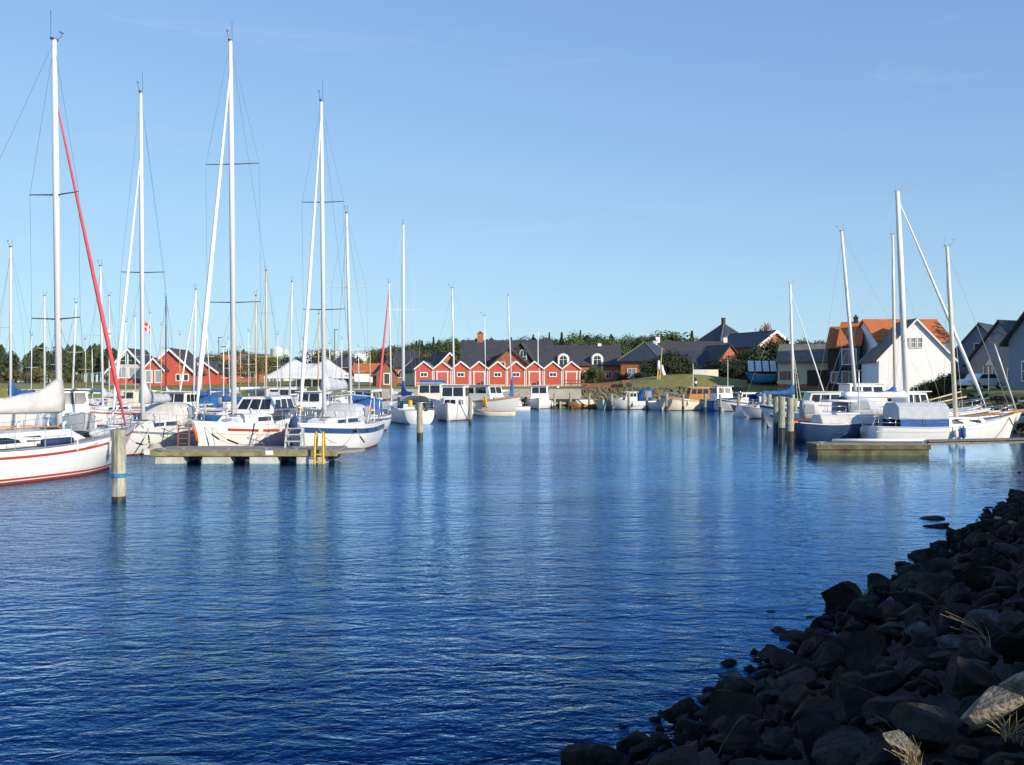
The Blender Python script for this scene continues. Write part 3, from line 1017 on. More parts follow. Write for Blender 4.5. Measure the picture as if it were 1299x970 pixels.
rope(b3, 'mooring_line', H3.pt(.60, H3.sheer(.6) - .2, 1), (5.15, 2.7, .58), .30, snub=(5, 7))
rope(b3, 'mooring_line', H3.pt(.96, H3.sheer(.96) - .2, 1), (5.15, 1.2, .58), .10, snub=(3, 6))

H4 = Hull(9.6, 3.3, 1.15, 1.10, 1.36, .55, .8, .82, -.35)
x_, y_ = bow_at(378, 41.6, -96, 9.6)
b4 = boat_root('sailboat', 'white sailboat with wide dark blue stripe, its stern past the pontoon end', 'sailboat', x_, y_, -96)
H4.build(b4, 'gelcoat', nt=28, deckmat='deck', railmat='alu')
H4.band(b4, 'sheer_stripe', 'stripeblue', .14, .37)
for (t0, t1) in ((.12, .17), (.26, .31), (.60, .66), (.46, .51)):
    H4.band(b4, 'port_light', 'glass', .19, .31, t0=t0, t1=t1, n=4, off=.014)
H4.band(b4, 'antifouling', 'antifoul', -.3, .06, rel=False, t0=.02, t1=.95)
cabin(b4, -1.8, 2.9, 1.08, .40, 1.15, .55, 1.2, 0, .2, 'gelcoat', wins=((.10, .42, .35, .75), (.48, .70, .38, .72)))
hood(b4, -2.9, -1.1, 1.2, 1.15, .85, 'canvasgrey', .5, wm='clear')
wf = MB()
for s_ in (1, -1): wf.tube([(-3.3, s_ * 1.2, 1.15), (-3.5, s_ * 1.15, 2.35), (-3.5, 0, 2.45)], .025, 6); wf.tube([(-2.0, s_ * 1.2, 1.15), (-2.9, s_ * 1.15, 2.2)], .02, 6)
wf.build('canopy_frame', 'alu', b4)
rig(b4, H4, 1.0, 15.5, lean=(0, -.15), jib='sailwhite', jibr=.065, jibtop=.96, r=.10, spread=(.34, .68), sw=.95, zbase=1.5)
boom(b4, .95, 2.75, 3.6, 'canvasgrey', .85, .45, w=.2, k=3)
rails(b4, H4, .62, 4)
ar = MB()
for s_ in (1, -1): ar.tube([(-4.0, s_ * 1.25, 1.15), (-4.3, s_ * 1.25, 2.5), (-4.3, 0, 2.6)], .03, 6)
ar.build('stern_arch', 'steel', b4, smooth=True)
rope(b4, 'mooring_line', H4.pt(.62, H4.sheer(.62) - .1, 1), (4.4, 2.7, .58), .12, snub=(4, 8))
rope(b4, 'mooring_line', H4.pt(.9, H4.sheer(.9) - .15, 1), (4.7, 1.6, .58), .15)


gear(b1, H1, 1.50, 1); gear(b2, H2, 1.38, 2); gear(b3, H3, 1.60, 3); gear(b4, H4, 1.48, 4)


# ------------------------------------------------------------------ pontoons
def pontoon(x0, x1, y0, y1, top, label, nfl, solid=False):
    p = thing('pontoon', label, 'pontoon', ((x0 + x1) / 2, (y0 + y1) / 2, 0))
    cx, cy = (x0 + x1) / 2, (y0 + y1) / 2
    lx, ly = x1 - x0, y1 - y0
    b = MB(); n = int(lx / .155)
    for i in range(n):
        b.box((-lx / 2 + (i + .5) * lx / n, 0, top - .025 + rnd.uniform(-.004, .004)), (lx / n - .012, ly + rnd.uniform(-.02, .02), .05))
    o = b.build('decking', 'plank', p); o['kind'] = 'stuff'
    for s_ in (-1, 1):
        b = MB(); b.box((0, s_ * (ly / 2 - .07), top - .15), (lx - .02, .12, .195)); b.build('side_beam', 'algaedark' if solid else 'algae', p, bevel=.015)
        b = MB(); b.box((s_ * (lx / 2 - .07), 0, top - .152), (.10, ly - .3, .19)); b.build('end_beam', 'algaedark', p)
    if solid:
        b = MB(); b.box((0, 0, top - .42), (lx - .12, ly - .16, .34)); b.build('float', 'algaedark', p, bevel=.02)
        b = MB(); b.box((0, 0, top - .72), (lx - .2, ly - .2, .25)); b.build('float', 'pilewet', p)
    else:
        for i in range(nfl):
            b = MB(); b.box((-lx / 2 + (i + .42) * lx / nfl, 0, .10), (lx / nfl * .60, ly - .16, .36)); b.build('float', 'float', p, bevel=.03)
        b = MB(); b.box((0, .3, top - .34), (lx - .5, ly - 1.0, .16)); b.build('frame', 'pilewet', p)
    return p


def cleat(p, x, y, z):
    b = MB(); b.box((x, y, z + .03), (.08, .05, .06)); b.tube([(x - .14, y, z + .07), (x + .14, y, z + .07)], .02, 6)
    b.build('cleat', 'steel', p)


PX0 = -13.55
pl = pontoon(PX0, X(430, 38.5), PY0, PY1, PZ, 'weathered timber pontoon on pale floats behind the post with blue rope', 4)
lx = (X(430, 38.5) - PX0)
for k, fx in enumerate((.18, .42, .62, .78, .93)): cleat(pl, (fx - .5) * lx, -1.05, PZ)
sg = MB(); sg.box((X(342, 38.2) - pl.location.x, -1.205, PZ - .11), (.28, .02, .16)); sg.build('white_plate', 'whitepaint', pl)
sg = MB(); sg.box((X(187, 38.2) - pl.location.x, -1.205, PZ - .10), (.20, .02, .16)); sg.build('white_plate', 'whitepaint', pl)
bk = MB(); bk.prism([(lx / 2 - .1, -1.2), (lx / 2 + .75, .2), (lx / 2 + .75, .9), (lx / 2 - .1, 1.1)], PZ - .18, PZ - .06, 'z'); bk.build('end_bracket', 'plank', pl, bevel=.02)

# yellow rescue ladder with arched rails
yl = thing('rescue_ladder', 'yellow arched rescue ladder hanging over the pontoon edge', 'ladder', (X(406, 38.1), 38.08, 0))
for s_ in (-.16, .16):
    b = MB(); b.tube([(s_, -.12, -.5), (s_, -.12, .3), (s_ * .9, -.10, .95), (s_ * .8, .02, 1.18), (s_ * .8, .18, 1.10), (s_, .26, .55)], .042, 8)
    b.build('rail', 'yellow', yl, smooth=True)
for z in (-.2, .08, .36):
    b = MB(); b.tube([(-.16, -.12, z), (.16, -.12, z)], .025, 6); b.build('rung', 'yellow', yl)

# grey boarding steps
gs = thing('boarding_steps', 'grey plastic boarding steps standing on the pontoon between two bows', 'steps', (X(374, 39.6), 39.7, PZ))
for s_ in (-1, 1):
    b = MB(); b.prism([(-.42, 0), (-.30, 0), (-.02, .72), (-.12, .72)], s_ * .30 - .03, s_ * .30 + .03, 'x'); b.build('side', 'plasticgrey', gs)
    b = MB(); b.prism([(.30, 0), (.42, 0), (.12, .72), (.02, .72)], s_ * .30 - .03, s_ * .30 + .03, 'x'); b.build('side', 'plasticgrey', gs)
for (y, z) in ((-.30, .25), (-.17, .50), (0, .74)):
    b = MB(); b.box((0, y, z), (.66, .22, .045)); b.build('tread', 'plasticgrey', gs, bevel=.01)
cv = MB(); cv.tube([(-.1, 0, .76), (-.05, .05, 1.05), (.02, .05, 1.2)], [.18, .14, .05], 8); cv.build('covered_bollard', 'canvasnavy', gs, smooth=True)

# brown wooden ladder
wl = thing('boarding_ladder', 'brown wooden boarding ladder leaning beside the orange bow fender', 'ladder', (X(234, 40.9), 40.85, PZ))
for s_ in (-.22, .22):
    b = MB(); b.box((s_, 0, .40), (.05, .05, .86), rx=-.12); b.build('rail', 'brownwood', wl)
for z in (.08, .28, .48, .68):
    b = MB(); b.box((0, .05 - z * .12, z), (.44, .06, .04)); b.build('rung', 'brownwood', wl)
# coil of pale rope and fenders lying at the pontoon end
rc = MB()
for k in range(5):
    rc.tube([(.26 * math.cos(a) * (1 - .08 * k), .26 * math.sin(a) * (1 - .08 * k), .03 + .035 * k) for a in [6.28 * j / 14 for j in range(15)]], .02, 5)
rc = rc.build('rope_coil', 'rope', smooth=True); rc.location = (X(196, 38.9), 39.0, PZ)
tag(rc, 'coil of pale rope lying on the pontoon', 'rope')

# right hand pontoon and its gangway
RP0, RP1 = X(1036, 42.4), X(1182, 42.4)
pr = pontoon(RP0, RP1, 42.4, 43.9, .50, 'low mossy timber pontoon below the blue and grey tented boat', 1, solid=True)
for fx in (-.44, .44): cleat(pr, fx * (RP1 - RP0), -.6, .5)
sp = MB(); sp.tube([(RP0 + 1.0, 43.5, .58), (RP1 + .1, 43.3, .60)], [.07, .06], 8)
sp = sp.build('spar', 'sailwhite', smooth=True); tag(sp, 'white painted spar lying along the low mossy pontoon', 'spar')
gw = thing('gangway', 'long narrow timber gangway reaching from the low pontoon to the bank', 'gangway', (RP1 + .02, 43.2, .5))
gl = 30 - RP1
b = MB()
for i in range(int(gl / .16)): b.box((.1 + i * .16, 0, .08 + i * .16 * .02), (.145, .95, .04))
o = b.build('decking', 'plank', gw); o['kind'] = 'stuff'
for s_ in (-1, 1):
    b = MB(); b.tube([(0, s_ * .45, -.03), (gl, s_ * .45, -.03 + gl * .02)], .06, 4); b.build('beam', 'plank', gw)


# ------------------------------------------------------------------ mooring piles
def pile(px, py_water, py_top, r, label, grp=None, D=None, wet=.32, lean=0.0, m='pile'):
    D = D or DEP(py_water)
    x = X(px, D)
    top = Z(py_top, D)
    t = thing('mooring_post', label, 'post', (x, D, 0), rnd.uniform(0, 6), grp)
    b = MB(); n = 9
    b.tube([(lean * (wet - .02), 0, wet - .02)] + [(lean * (wet + (top - wet) * k / n), 0, wet + (top - wet) * k / n) for k in range(1, n + 1)], [r * (1 + .04 * math.sin(k * 2.3 + px)) for k in range(n + 1)], 12)
    b.build('shaft', m, t, smooth=False)
    b = MB(); b.tube([(0, 0, -2.2), (lean * wet, 0, wet)], r * 1.02, 12); b.build('wet_foot', 'pilewet', t)
    return t


p0 = pile(151, 635, 545, .175, 'thick weathered mooring post tied with a bright blue rope', wet=.12)
b = MB()
for k in range(3):
    b.tube([(.187 * math.cos(a), .187 * math.sin(a), .62 + .035 * k) for a in [6.2832 * j / 16 for j in range(17)]], .02, 5)
b.build('rope_wrap', 'ropeblue', p0, smooth=True)
bp_ = rope(None, 'blue_rope', (p0.location.x + .18, p0.location.y, .66), (X(190, 38.0), 38.15, .28), .22, 'ropeblue', .014)
tag(bp_, 'blue mooring rope running from the thick post to the pontoon', 'rope')
pile(533, 556, 511, .17, 'lone grey-green post standing off the blue-hooded sailboat stern')
pile(597, 537, 503, .14, 'slim post at the side of the white cabin cruiser bow')
pile(683, 516.5, 497, .12, 'pale post beside the small white cabin boat by the quay', D=124)
for (px, pw, pt, D_) in ((660, 0, 499, 123.5), (704, 0, 499, 123), (724, 0, 498, 123.5)):
    pile(px, pw, pt, .15, 'stubby pale post standing along the quay below the red sheds', 'posts along the quay', D=D_)
fr = [(748, 121), (776, 118), (798, 116), (821, 115), (846, 113), (867, 112), (895, 108), (914, 108), (937, 107)]
for (px, D_) in fr:
    pile(px, 0, 499.5, .15, 'grey post in the row in front of the small boats by the grass shore', 'posts in front of the small boats', D=D_, wet=.5)
for (px, pw, pt, r) in ((1003, 567, 505, .17), (992, 561, 503, .17), (985, 553, 503, .17), (976, 541, 500, .17), (969, 533, 499, .16), (964, 528, 497, .16), (1009, 545, 506, .15)):
    pile(px, pw, pt, r, 'tall green-stained pile in the row at the head of the right-hand moorings', 'piles at the right-hand moorings', wet=.75)


# ------------------------------------------------------------------ other sailing boats, placed by their masts
def sloop(label, px, ptop, D, heading, L=8.5, hullm='gelcoat', cover=None, jib=None, stripe=None, mm='alu', pxtop=None, hoodm=None, fb=1.0, r=0.09, spread=(.5,), grp=None, cab=.42, boomz=None, wires=True, coverh=.9, rail=True, sw=.7, jibr=.06, wins=True, cat='sailboat', xmf=.09, jibtop=.95, zb=None):
    xm = L * xmf
    x, y = at_mast(X(px, D), D, heading, xm)
    top = Z(ptop, D)
    H = Hull(L, L * .325, fb * .95, fb * .95, fb * 1.28, .45, L * .09, .72, -.25)
    o = boat_root('sailboat', label, cat, x, y, heading, grp)
    H.build(o, hullm, nt=16, ns=7, railmat='varnish' if rnd.random() < .4 else 'alu')
    if stripe: H.band(o, 'sheer_stripe', stripe, .14, .26, n=16)
    H.band(o, 'antifouling', 'antifoul' if rnd.random() < .5 else 'stripeblue', -.25, .07, rel=False, t0=.03, t1=.95, n=14)
    cabin(o, -L * .2, L * .3, fb * .95, cab, L * .115, L * .055, L * .12, 0, .18, 'gelcoat', wins=((.12, .42, .3, .75), (.5, .72, .35, .72)) if wins else ())
    if hoodm: hood(o, -L * .36, -L * .14, fb + .05, L * .125, 1.0, hoodm, .45)
    dx = 0.0
    if pxtop is not None: dx = X(pxtop, D) - X(px, D)
    h = R(heading)
    rig(o, H, xm, top, lean=(dx * math.cos(h), -dx * math.sin(h)), jib=jib, jibr=jibr, r=r, spread=spread, mm=mm, sw=sw, zbase=fb + .4, detail=False, wires=wires, jibtop=jibtop)
    boom(o, xm - .05, boomz or fb + 1.05, L * .37, cover, coverh, .32, w=.18)
    if rail: rails(o, H, .58, 3)
    return o


# left-hand rows, behind the pontoon
sl = sloop('white sailboat with blue sail cover behind the red-jib boat', 14, 313, 65, -92, 8.6, cover='canvasblue', coverh=1.3, pxtop=14, boomz=2.3)
sloop('sailboat with tall bare white mast before the pine wood', 57, 375, 92, 88, 8.2, pxtop=57, stripe='stripeblue')
sloop('sailboat whose white mast leans right before the pine wood', 92, 384, 88, -95, 8.0, pxtop=97, cover='sailwhite', coverh=.5)
s5 = sloop('sailboat with blue and white flag below its masthead spreader', 131, 337, 74, -95, 9.0, cover='canvasgrey', pxtop=128, stripe='stripered')
flag(s5, (.8, .1, Z(423, 74) + .3), .9, .55, 'sailwhite', 'canvasblue', dirx=-1)
sloop('sailboat with dark grey slender mast close to the flagged boat', 139, 375, 98, 86, 8.4, mm='gelgrey', r=.07)
sloop('small sailboat moored before the glazed red gable house', 172, 401, 122, -95, 8, r=.06, wires=False)
s7 = sloop('small sailboat flying a red flag with white cross before the red houses', 191, 397, 118, -95, 8, r=.07, wires=False)
flag(s7, (.7, .0, Z(415, 118)), 2.2, 1.0, 'flagred', 'whitepaint', tilt=1.0, dirx=1)
sloop('small sailboat between the two large red gables', 205, 412, 128, 86, 8, r=.06, wires=False, mm='mastwood')
sloop('sailboat with black mast before the plain red gable', 211, 377, 104, -95, 8.5, mm='aludark', r=.075, cover='canvasgrey')
sloop('sailboat with blue-covered boom and white jib furled on a sloping stay', 246, 367, 80, -93, 8.6, cover='canvasblue', coverh=1.2, jib='sailwhite', jibr=.05, pxtop=249, stripe='stripeblue', hoodm='canvasblue')
sloop('sailboat with thin mast at the right corner of the plain red gable house', 268, 400, 112, -97, 8, r=.06, pxtop=261)
sloop('blue-hulled sailboat with long blue boom cover under the plain red gable', 284, 440, 70, 178, 7.5, hullm='hullsky', cover='canvasblue', coverh=.4, r=.05, fb=.8, wires=False, xmf=.2)
sloop('sailboat with varnished wooden mast left of the white marquee', 325, 375, 86, -95, 8.6, mm='mastwood', cover='canvasnavy', r=.08)
sloop('sailboat with twin spreaders and tan mast just left of the marquee', 338, 343, 80, -95, 9, mm='mastwood', r=.09, spread=(.35, .68), hoodm='canvasgrey', stripe='stripered', cover='canvasgrey')
sloop('sailboat whose white mast stands before the marquee peak', 368, 357, 85, -95, 8.8, pxtop=371, stripe='stripered', hoodm='canvas', r=.08)
sloop('sailboat with brown mast close behind the wide blue striped boat', 404, 398, 100, -95, 8.4, mm='mastwood', pxtop=405, r=.07, cover='canvasgrey')
sloop('sailboat with tall white mast and long spreaders behind the wide blue striped boat', 446, 270, 62, -98, 9.2, pxtop=440, cover='canvasblue', coverh=.5, spread=(.30, .62), sw=1.1, r=.10, stripe='stripeblue', hoodm='canvasblue')
sloop('sailboat with short pale mast between the marquee and the orange-roofed house', 434, 430, 125, -95, 7.5, r=.06, wires=False)
sloop('sailboat with dull red furled jib near the brown thatched hut', 497, 358, 98, 255, 8.8, jib='canvasred', jibr=.10, pxtop=494, r=.085, cover='canvas', fb=.9, xmf=.09)
s12 = sloop('white sailboat seen by its transom with blue cockpit dodger', 512, 284, 81, 108, 9.4, cover='canvasblue', coverh=1.6, pxtop=512, spread=(.52,), sw=1.3, r=.13, hoodm='canvasgrey', fb=1.05, xmf=.12)
bd = MB()
for s_ in (1, -1): bd.box((-3.4, s_ * 1.15, 1.40), (1.9, .03, .55))
bd.build('cockpit_dodger', 'canvasblue', s12)
lf = MB(); lf.tube([(-4.6, .7, 1.3), (-4.62, .7, 1.75)], [.16, .16], 10); lf.build('lifebuoy_case', 'yellow', s12)
ob = MB(); ob.box((-4.75, -.5, 1.25), (.25, .2, .55)); ob.build('outboard', 'rubber', s12)
sloop('sailboat with laced white mast behind the cabin cruisers', 577, 365, 103, 175, 8.6, pxtop=574, r=.10, spread=(), cover='sailwhite', coverh=.5, zb=2)
sloop('sailboat with very thin mast below the chimneyed dark house', 617, 400, 121, 178, 7, r=.055, pxtop=615, wires=False)
sloop('small sailboat with blue furled mainsail upright on its mast by the quay', 650, 375, 121, 80, 6.5, pxtop=645, r=.085, cover='canvasblue', coverh=3.2, fb=.75, spread=(), boomz=1.5)


for k, (px, top) in enumerate(((110, 430), (118, 442), (160, 408), (228, 424), (256, 414), (292, 430), (306, 440), (316, 420), (352, 424), (383, 430), (420, 436), (456, 440), (470, 446), (40, 425), (72, 420))):
    D__ = 104 + (k * 37 % 24)
    sloop('small sailboat with slender bare mast in the far rows of the left-hand marina', px, top, D__, -95 if k % 2 else 86, 7.2 + (k % 3) * .5, r=.05, wires=False, rail=False, fb=.9, spread=(.5,), mm='alu' if k % 3 else 'mastwood', cover=(None, 'canvasblue', 'canvasgrey')[k % 3], coverh=.5, grp='small sailboats of the far rows', pxtop=px + (k % 5 - 2) * .8)


# ------------------------------------------------------------------ motor boats and open boats
def cruiser(label, x, y, heading, L, B, fb, hullm='gelcoat', cab=None, wheel=None, stripe=None, canopy=None, grp=None, cat='motorboat', deckm='deck', wins2=None, tarp=None, low=True, cabm='gelcoat', mastlet=0, ws=.85, full=2.6, lowh=.42):
    H = Hull(L, B, fb * .95, fb * .92, fb * 1.35, .4, L * .09, ws, 0.0, .40, full)
    o = boat_root('motorboat', label, cat, x, y, heading, grp)
    H.build(o, hullm, nt=16, ns=7, deckmat=deckm, railmat='varnish' if stripe == 'varnish' else 'alu')
    if stripe: H.band(o, 'sheer_stripe', stripe, .05, .17, n=16)
    H.band(o, 'antifouling', 'antifoul', -.25, .06, rel=False, t0=.02, t1=.95, n=14)
    if low: cabin(o, -L * .05, L * .33, fb * .95, lowh, B * .36, B * .20, L * .08, 0, .12, cabm, wins=((.15, .45, .3, .75), (.55, .8, .3, .75)), front=2)
    if wheel:
        x0, x1, h = wheel
        h *= .86
        w = cabin(o, L * x0, L * x1, fb * .95, h, B * .40, B * .36, .35, .05, .10, cabm, wins=((.06, .32, .50, .88), (.37, .62, .50, .88), (.67, .92, .50, .88)), front=2, name='wheelhouse', fv=(.5, .9))
        rf = MB(); rf.box(((x0 + x1) / 2 * L - .08, 0, fb * .95 + h + .03), ((x1 - x0) * L + .1, B * .74, .06)); rf.build('wheelhouse_roof', 'gelcoat' if cabm != 'varnish' else 'gelcream', o, bevel=.02)
    if canopy: hood(o, -L * .42, L * canopy[1], fb * .95, B * .38, canopy[2], canopy[0], .6)
    if tarp:
        rr = []
        for i in range(9):
            u = i / 8
            t = .04 + .82 * u; p = H.pt(t, H.sheer(t), 1)
            hh = tarp[1] * (math.sin(math.pi * (.15 + .8 * u)) ** .5)
            rr.append([(p.x, -p.y - .02, p.z - .15), (p.x, -p.y * .6, p.z + hh * .6), (p.x, 0, p.z + hh), (p.x, p.y * .6, p.z + hh * .6), (p.x, p.y + .02, p.z - .15)])
        tb = MB(); tb.rings(rr, cap0=True, cap1=True); tb.build('tarpaulin', tarp[0], o)
    if mastlet:
        tb = MB(); tb.tube([(L * .02, 0, fb + 1), (L * .02, 0, fb + mastlet)], .035, 6); tb.build('signal_mast', 'alu', o)
    p = MB()
    def sp_(t, s_, dz): return H.pt(t, H.sheer(t), s_, -.06) + Vector((0, 0, dz))
    p.tube([sp_(.62, 1, .02), sp_(.68, 1, .45), sp_(.9, 1, .5), sp_(.985, 1, .5), sp_(.985, -1, .5), sp_(.9, -1, .5), sp_(.68, -1, .45), sp_(.62, -1, .02)], .016, 5)
    for s_ in (1, -1): p.tube([sp_(.85, s_, 0), sp_(.85, s_, .5)], .013, 4)
    p.build('bow_rail', 'steel', o)
    fender(o, H, .5, 1, 'fender', .45, .09); fender(o, H, .5, -1, 'fender', .45, .09)
    return o


def openboat(label, x, y, heading, L, B, fb, hullm, grp=None, inner='brownwood', engine=False, tarp=None, cat='rowing boat', stripe=None):
    H = Hull(L, B, fb, fb * .92, fb * 1.4, .25, L * .1, .75, 0.0, .42, 2.4)
    o = boat_root('open_boat', label, cat, x, y, heading, grp)
    H.build(o, hullm, nt=14, ns=6, deckmat=inner, railmat='varnish', open_=True)
    for u in (.25, .5, .72):
        w = H.half(u) * .95
        b = MB(); b.box((-L / 2 + u * L, 0, fb * .78), (.22, 2 * w, .04)); b.build('thwart', 'brownwood', o)
    if stripe: H.band(o, 'sheer_stripe', stripe, .03, .12, n=12)
    if engine:
        b = MB(); b.box((-L / 2 - .1, 0, fb + .25), (.28, .26, .45)); b.box((-L / 2 - .12, 0, fb - .3), (.12, .10, .9)); b.build('outboard', 'rubber', o, bevel=.03)
    if tarp:
        b = MB(); b.prism([(-B * .45, fb * .95), (B * .45, fb * .95), (0, fb + .5)], -L * .35, L * .25, 'x'); b.build('tarpaulin', tarp, o)
    return o


D_ = DEP(534)
c1 = cruiser('white cabin cruiser seen bow-on with two dark windscreen panes', X(575, 84.5), 84.8, -93, 8.0, 3.0, 1.05, wheel=(-.28, .06, 2.15), lowh=.85)
rope(c1, 'mooring_line', (3.2, .9, 1.4), (3.0, 1.5, .1), .05, 'rubber', .03)
b = MB(); b.box((3.99, 0, .6), (.06, .07, 1.5)); b.build('stem_band', 'steel', c1)
cruiser('beige cabin boat with blue tarpaulins on its roof and a dark hull', X(545, 96), 97.5, -90, 8.2, 3.3, 1.25, hullm='hullgrey', wheel=(-.3, .15, 2.1), cabm='gelcream', low=False, tarp=None)
tp = MB(); tp.box((0, 0, 0), (2.3, 3.0, .28)); tp = tp.build('tarpaulin_bundle', 'canvasblue', bevel=.1); tp.location = (X(548, 97), 98.5, 3.17)
tag(tp, 'blue tarpaulin spread over the roof of the beige cabin boat', 'tarpaulin')
c3 = cruiser('long white cabin cruiser with orange-brown trim and a row of windows', X(612, 99), 101, -35, 9.2, 3.2, 1.35, stripe='varnish', wheel=(-.36, .20, 1.75))
b = MB(); b.tube([(1.3, -1.55, .7), (1.35, -1.65, 1.6), (1.5, -1.6, 1.7), (1.7, -1.6, .6)], .10, 7); b.build('yellow_bumper', 'yellow', c3, smooth=True)
openboat('white dinghy afloat off the long cabin cruiser', X(652, 113), 113, 185, 3.6, 1.5, .45, 'gelcoat', inner='gelgrey')
openboat('low white tender afloat in front of the long cabin cruiser', X(628, 98), 95.0, 175, 4.0, 1.5, .42, 'gelcream', inner='gelgrey')
cruiser('small white cabin boat seen bow-on moored below the red sheds', X(685, 121.5), 123, -92, 6.6, 3.0, .95, wheel=(-.20, .10, 2.1), mastlet=3.9, low=False)
openboat('small orange-brown wooden boat moored by the quay corner', X(741, 121), 122.5, -160, 3.6, 1.6, .55, 'hullwood', tarp='gelcream')
openboat('pale green rowing boat moored off the stone slope', X(768, 119), 120.2, -100, 3.8, 1.9, .8, 'hullgreen', engine=True)
cruiser('white cabin cruiser with blue canvas canopy near the stone slope', X(803, 117.5), 118.5, 183, 5.4, 2.2, 1.0, wheel=(-.10, .18, 1.2), canopy=('canvasblue', -.12, 1.45))
openboat('small white open boat with dark inside and outboard', X(840, 116), 117, -60, 4.6, 1.8, .85, 'gelgrey', inner='rubber', engine=True)
cruiser('cream wooden fishing boat with varnished rail, its stem beside a post', X(869, 113), 114.5, 200, 6.2, 2.4, 1.25, hullm='gelcream', stripe='varnish', low=False, deckm='hullwood')
cruiser('wooden boat with orange-brown wheelhouse and pale roof behind the cream boat', X(884, 119), 120.5, 185, 6.5, 2.3, 1.1, hullm='hullwood', wheel=(-.25, .14, 1.7), cabm='varnish', low=False, mastlet=4.2)
openboat('light blue rowing boat between two posts', X(906, 112), 114, -80, 4.6, 2.1, .85, 'hullsky', inner='hullsky')
cruiser('white fishing boat with dark stripe and small wheelhouse beside the light blue boat', X(928, 110), 112, -75, 6.4, 2.7, 1.2, stripe='rubber', wheel=(-.32, -.06, 1.75), low=False, mastlet=4.4)
cruiser('white motorboat with raked windscreen beyond the pile row', X(951, 108), 110.5, -165, 6.4, 2.4, 1.0, wheel=(-.15, .15, 1.2), stripe='stripeblue')
openboat('grey open boat low in the water beside the pile row', X(956, 103), 103.5, 190, 4.6, 1.8, .6, 'hullgrey', inner='rubber')

# right-hand group, bows to the bank
HR = Hull(7.7, 2.5, .82, .78, 1.46, .45, .45, .80, -.2)
r1 = boat_root('sailboat', 'white motor sailer with grey and blue cockpit tent and varnished bowsprit', 'sailboat', X(1197, 52.3), 52.3, 3)
HR.build(r1, 'gelcoat', nt=26, deckmat='gelcoat', railmat='gelgrey')
HR.band(r1, 'antifouling', 'antifoul', -.3, .04, rel=False, t0=.03, t1=.95)
HR.band(r1, 'rubbing_strake', 'gelgrey', .20, .25)
cabin(r1, -.2, 2.3, .80, .50, .98, .60, .55, 0, .12, 'gelcoat', wins=((.10, .38, .3, .78), (.55, .85, .35, .70)))
tn = MB(); tn.prism([(-1.05, 1.18), (1.05, 1.18), (.95, 1.80), (.55, 2.02), (-.55, 2.02), (-.95, 1.80)], -2.75, -.15, 'x'); tn = tn.build('cockpit_tent', 'canvasgrey', r1, bevel=.04)
for s_ in (1, -1):
    for (a_, b_) in ((-2.7, -1.48), (-1.42, -.2)):
        p = MB(); panel(p, ((a_, s_ * 1.10, .80), (b_, s_ * 1.10, .80), (b_, s_ * 1.065, 1.18), (a_, s_ * 1.065, 1.18)), 0, 1, 0, 1); p.build('tent_skirt', 'canvasblue', tn)
rig(r1, HR, .65, Z(312, 52.3), lean=(-.45, 0), r=.11, spread=(), zbase=1.4, mm='gelcream', detail=False, antenna=True)
bs = MB(); bs.tube([(.9, -.25, 1.32), (3.0, -.15, 1.48), (5.0, -.05, 1.72)], [.06, .09, .06], 8); bs.build('bowsprit', 'varnish', r1, smooth=True)
rails(r1, HR, .45, 3)
fender(r1, HR, .55, -1, 'canvasblue', .55, .12, .05)
fender(r1, HR, .50, -1, 'fender', .4, .11, .15)
rope(r1, 'mooring_line', HR.pt(.93, 1.25, -1), (3.1, -2.0, .2), .1, 'rubber', .03)
b = MB(); b.tube([(-2.7, -.1, 1.0), (-3.5, -.1, 1.5), (-3.7, -.1, .85)], .03, 5); b.build('stern_rail', 'steel', r1)

r2 = sloop('large sailboat with the thickest white mast and a stay sloping to the bank', 1151, 243, 59, 4, 10.4, hullm='gelcoat', pxtop=1139, jib='sailwhite', jibr=.085, spread=(.38,), sw=.25, r=.17, mm='whitepaint', fb=1.2, cover='sailwhite', coverh=.5, hoodm='canvasgrey', stripe='stripeblue', cab=.5, xmf=.02, jibtop=.97)
sloop('small dark blue sailboat with beige hood beside the tented motor sailer', 1090, 470, 57, -8, 5.6, hullm='hullblue', r=.04, wires=False, fb=1.0, spread=(), hoodm='canvas', rail=False, xmf=.2, boomz=2.0)
rd = thing('open_boat', 'dark blue boat with orange rudder and beige cover behind the low mossy pontoon', 'boat', (X(1062, 54), 53.8, 0), R(6))
Hd = Hull(4.6, 1.9, .95, .85, 1.1, .3, .3, .7, 0)
Hd.build(rd, 'hullblue', nt=14, ns=6, deckmat='gelgrey', railmat='whitepaint')
b = MB(); b.box((-2.35, 0, .55), (.30, .05, .95)); b.build('rudder', 'orange', rd, bevel=.02)
b = MB(); b.prism([(-.85, .9), (.85, .9), (.5, 1.35), (-.5, 1.35)], -1.2, 1.7, 'x'); b.build('cover', 'canvas', rd, bevel=.05)
for k, (t_, m_) in enumerate(((.80, 'canvasred'), (.92, 'canvasnavy'), (.70, 'fender'))): fender(rd, Hd, t_, -1, m_, .45, .13)
sloop('sailboat with cream mast standing close behind the thickest mast', 1136, 297, 74, 2, 9, pxtop=1133, mm='gelcream', r=.11, spread=(.5,), sw=.3, cover='canvasblue', coverh=.9, fb=1.1)
sloop('sailboat with white mast leaning left before the orange-roofed houses', 1087, 293, 76, 176, 9.2, pxtop=1068, r=.13, mm='whitepaint', spread=(.5,), sw=.3, cover='sailwhite', coverh=.45, fb=1.1, hoodm='canvasgrey', xmf=.15)
sloop('sailboat with bright blue sail cover beyond the pile row', 1007, 360, 93, 10, 8.6, pxtop=1003, r=.12, mm='whitepaint', spread=(.5,), sw=.3, cover='canvasblue', coverh=1.3, fb=1.0, jib='sailwhite', jibr=.05, hoodm='canvasblue')
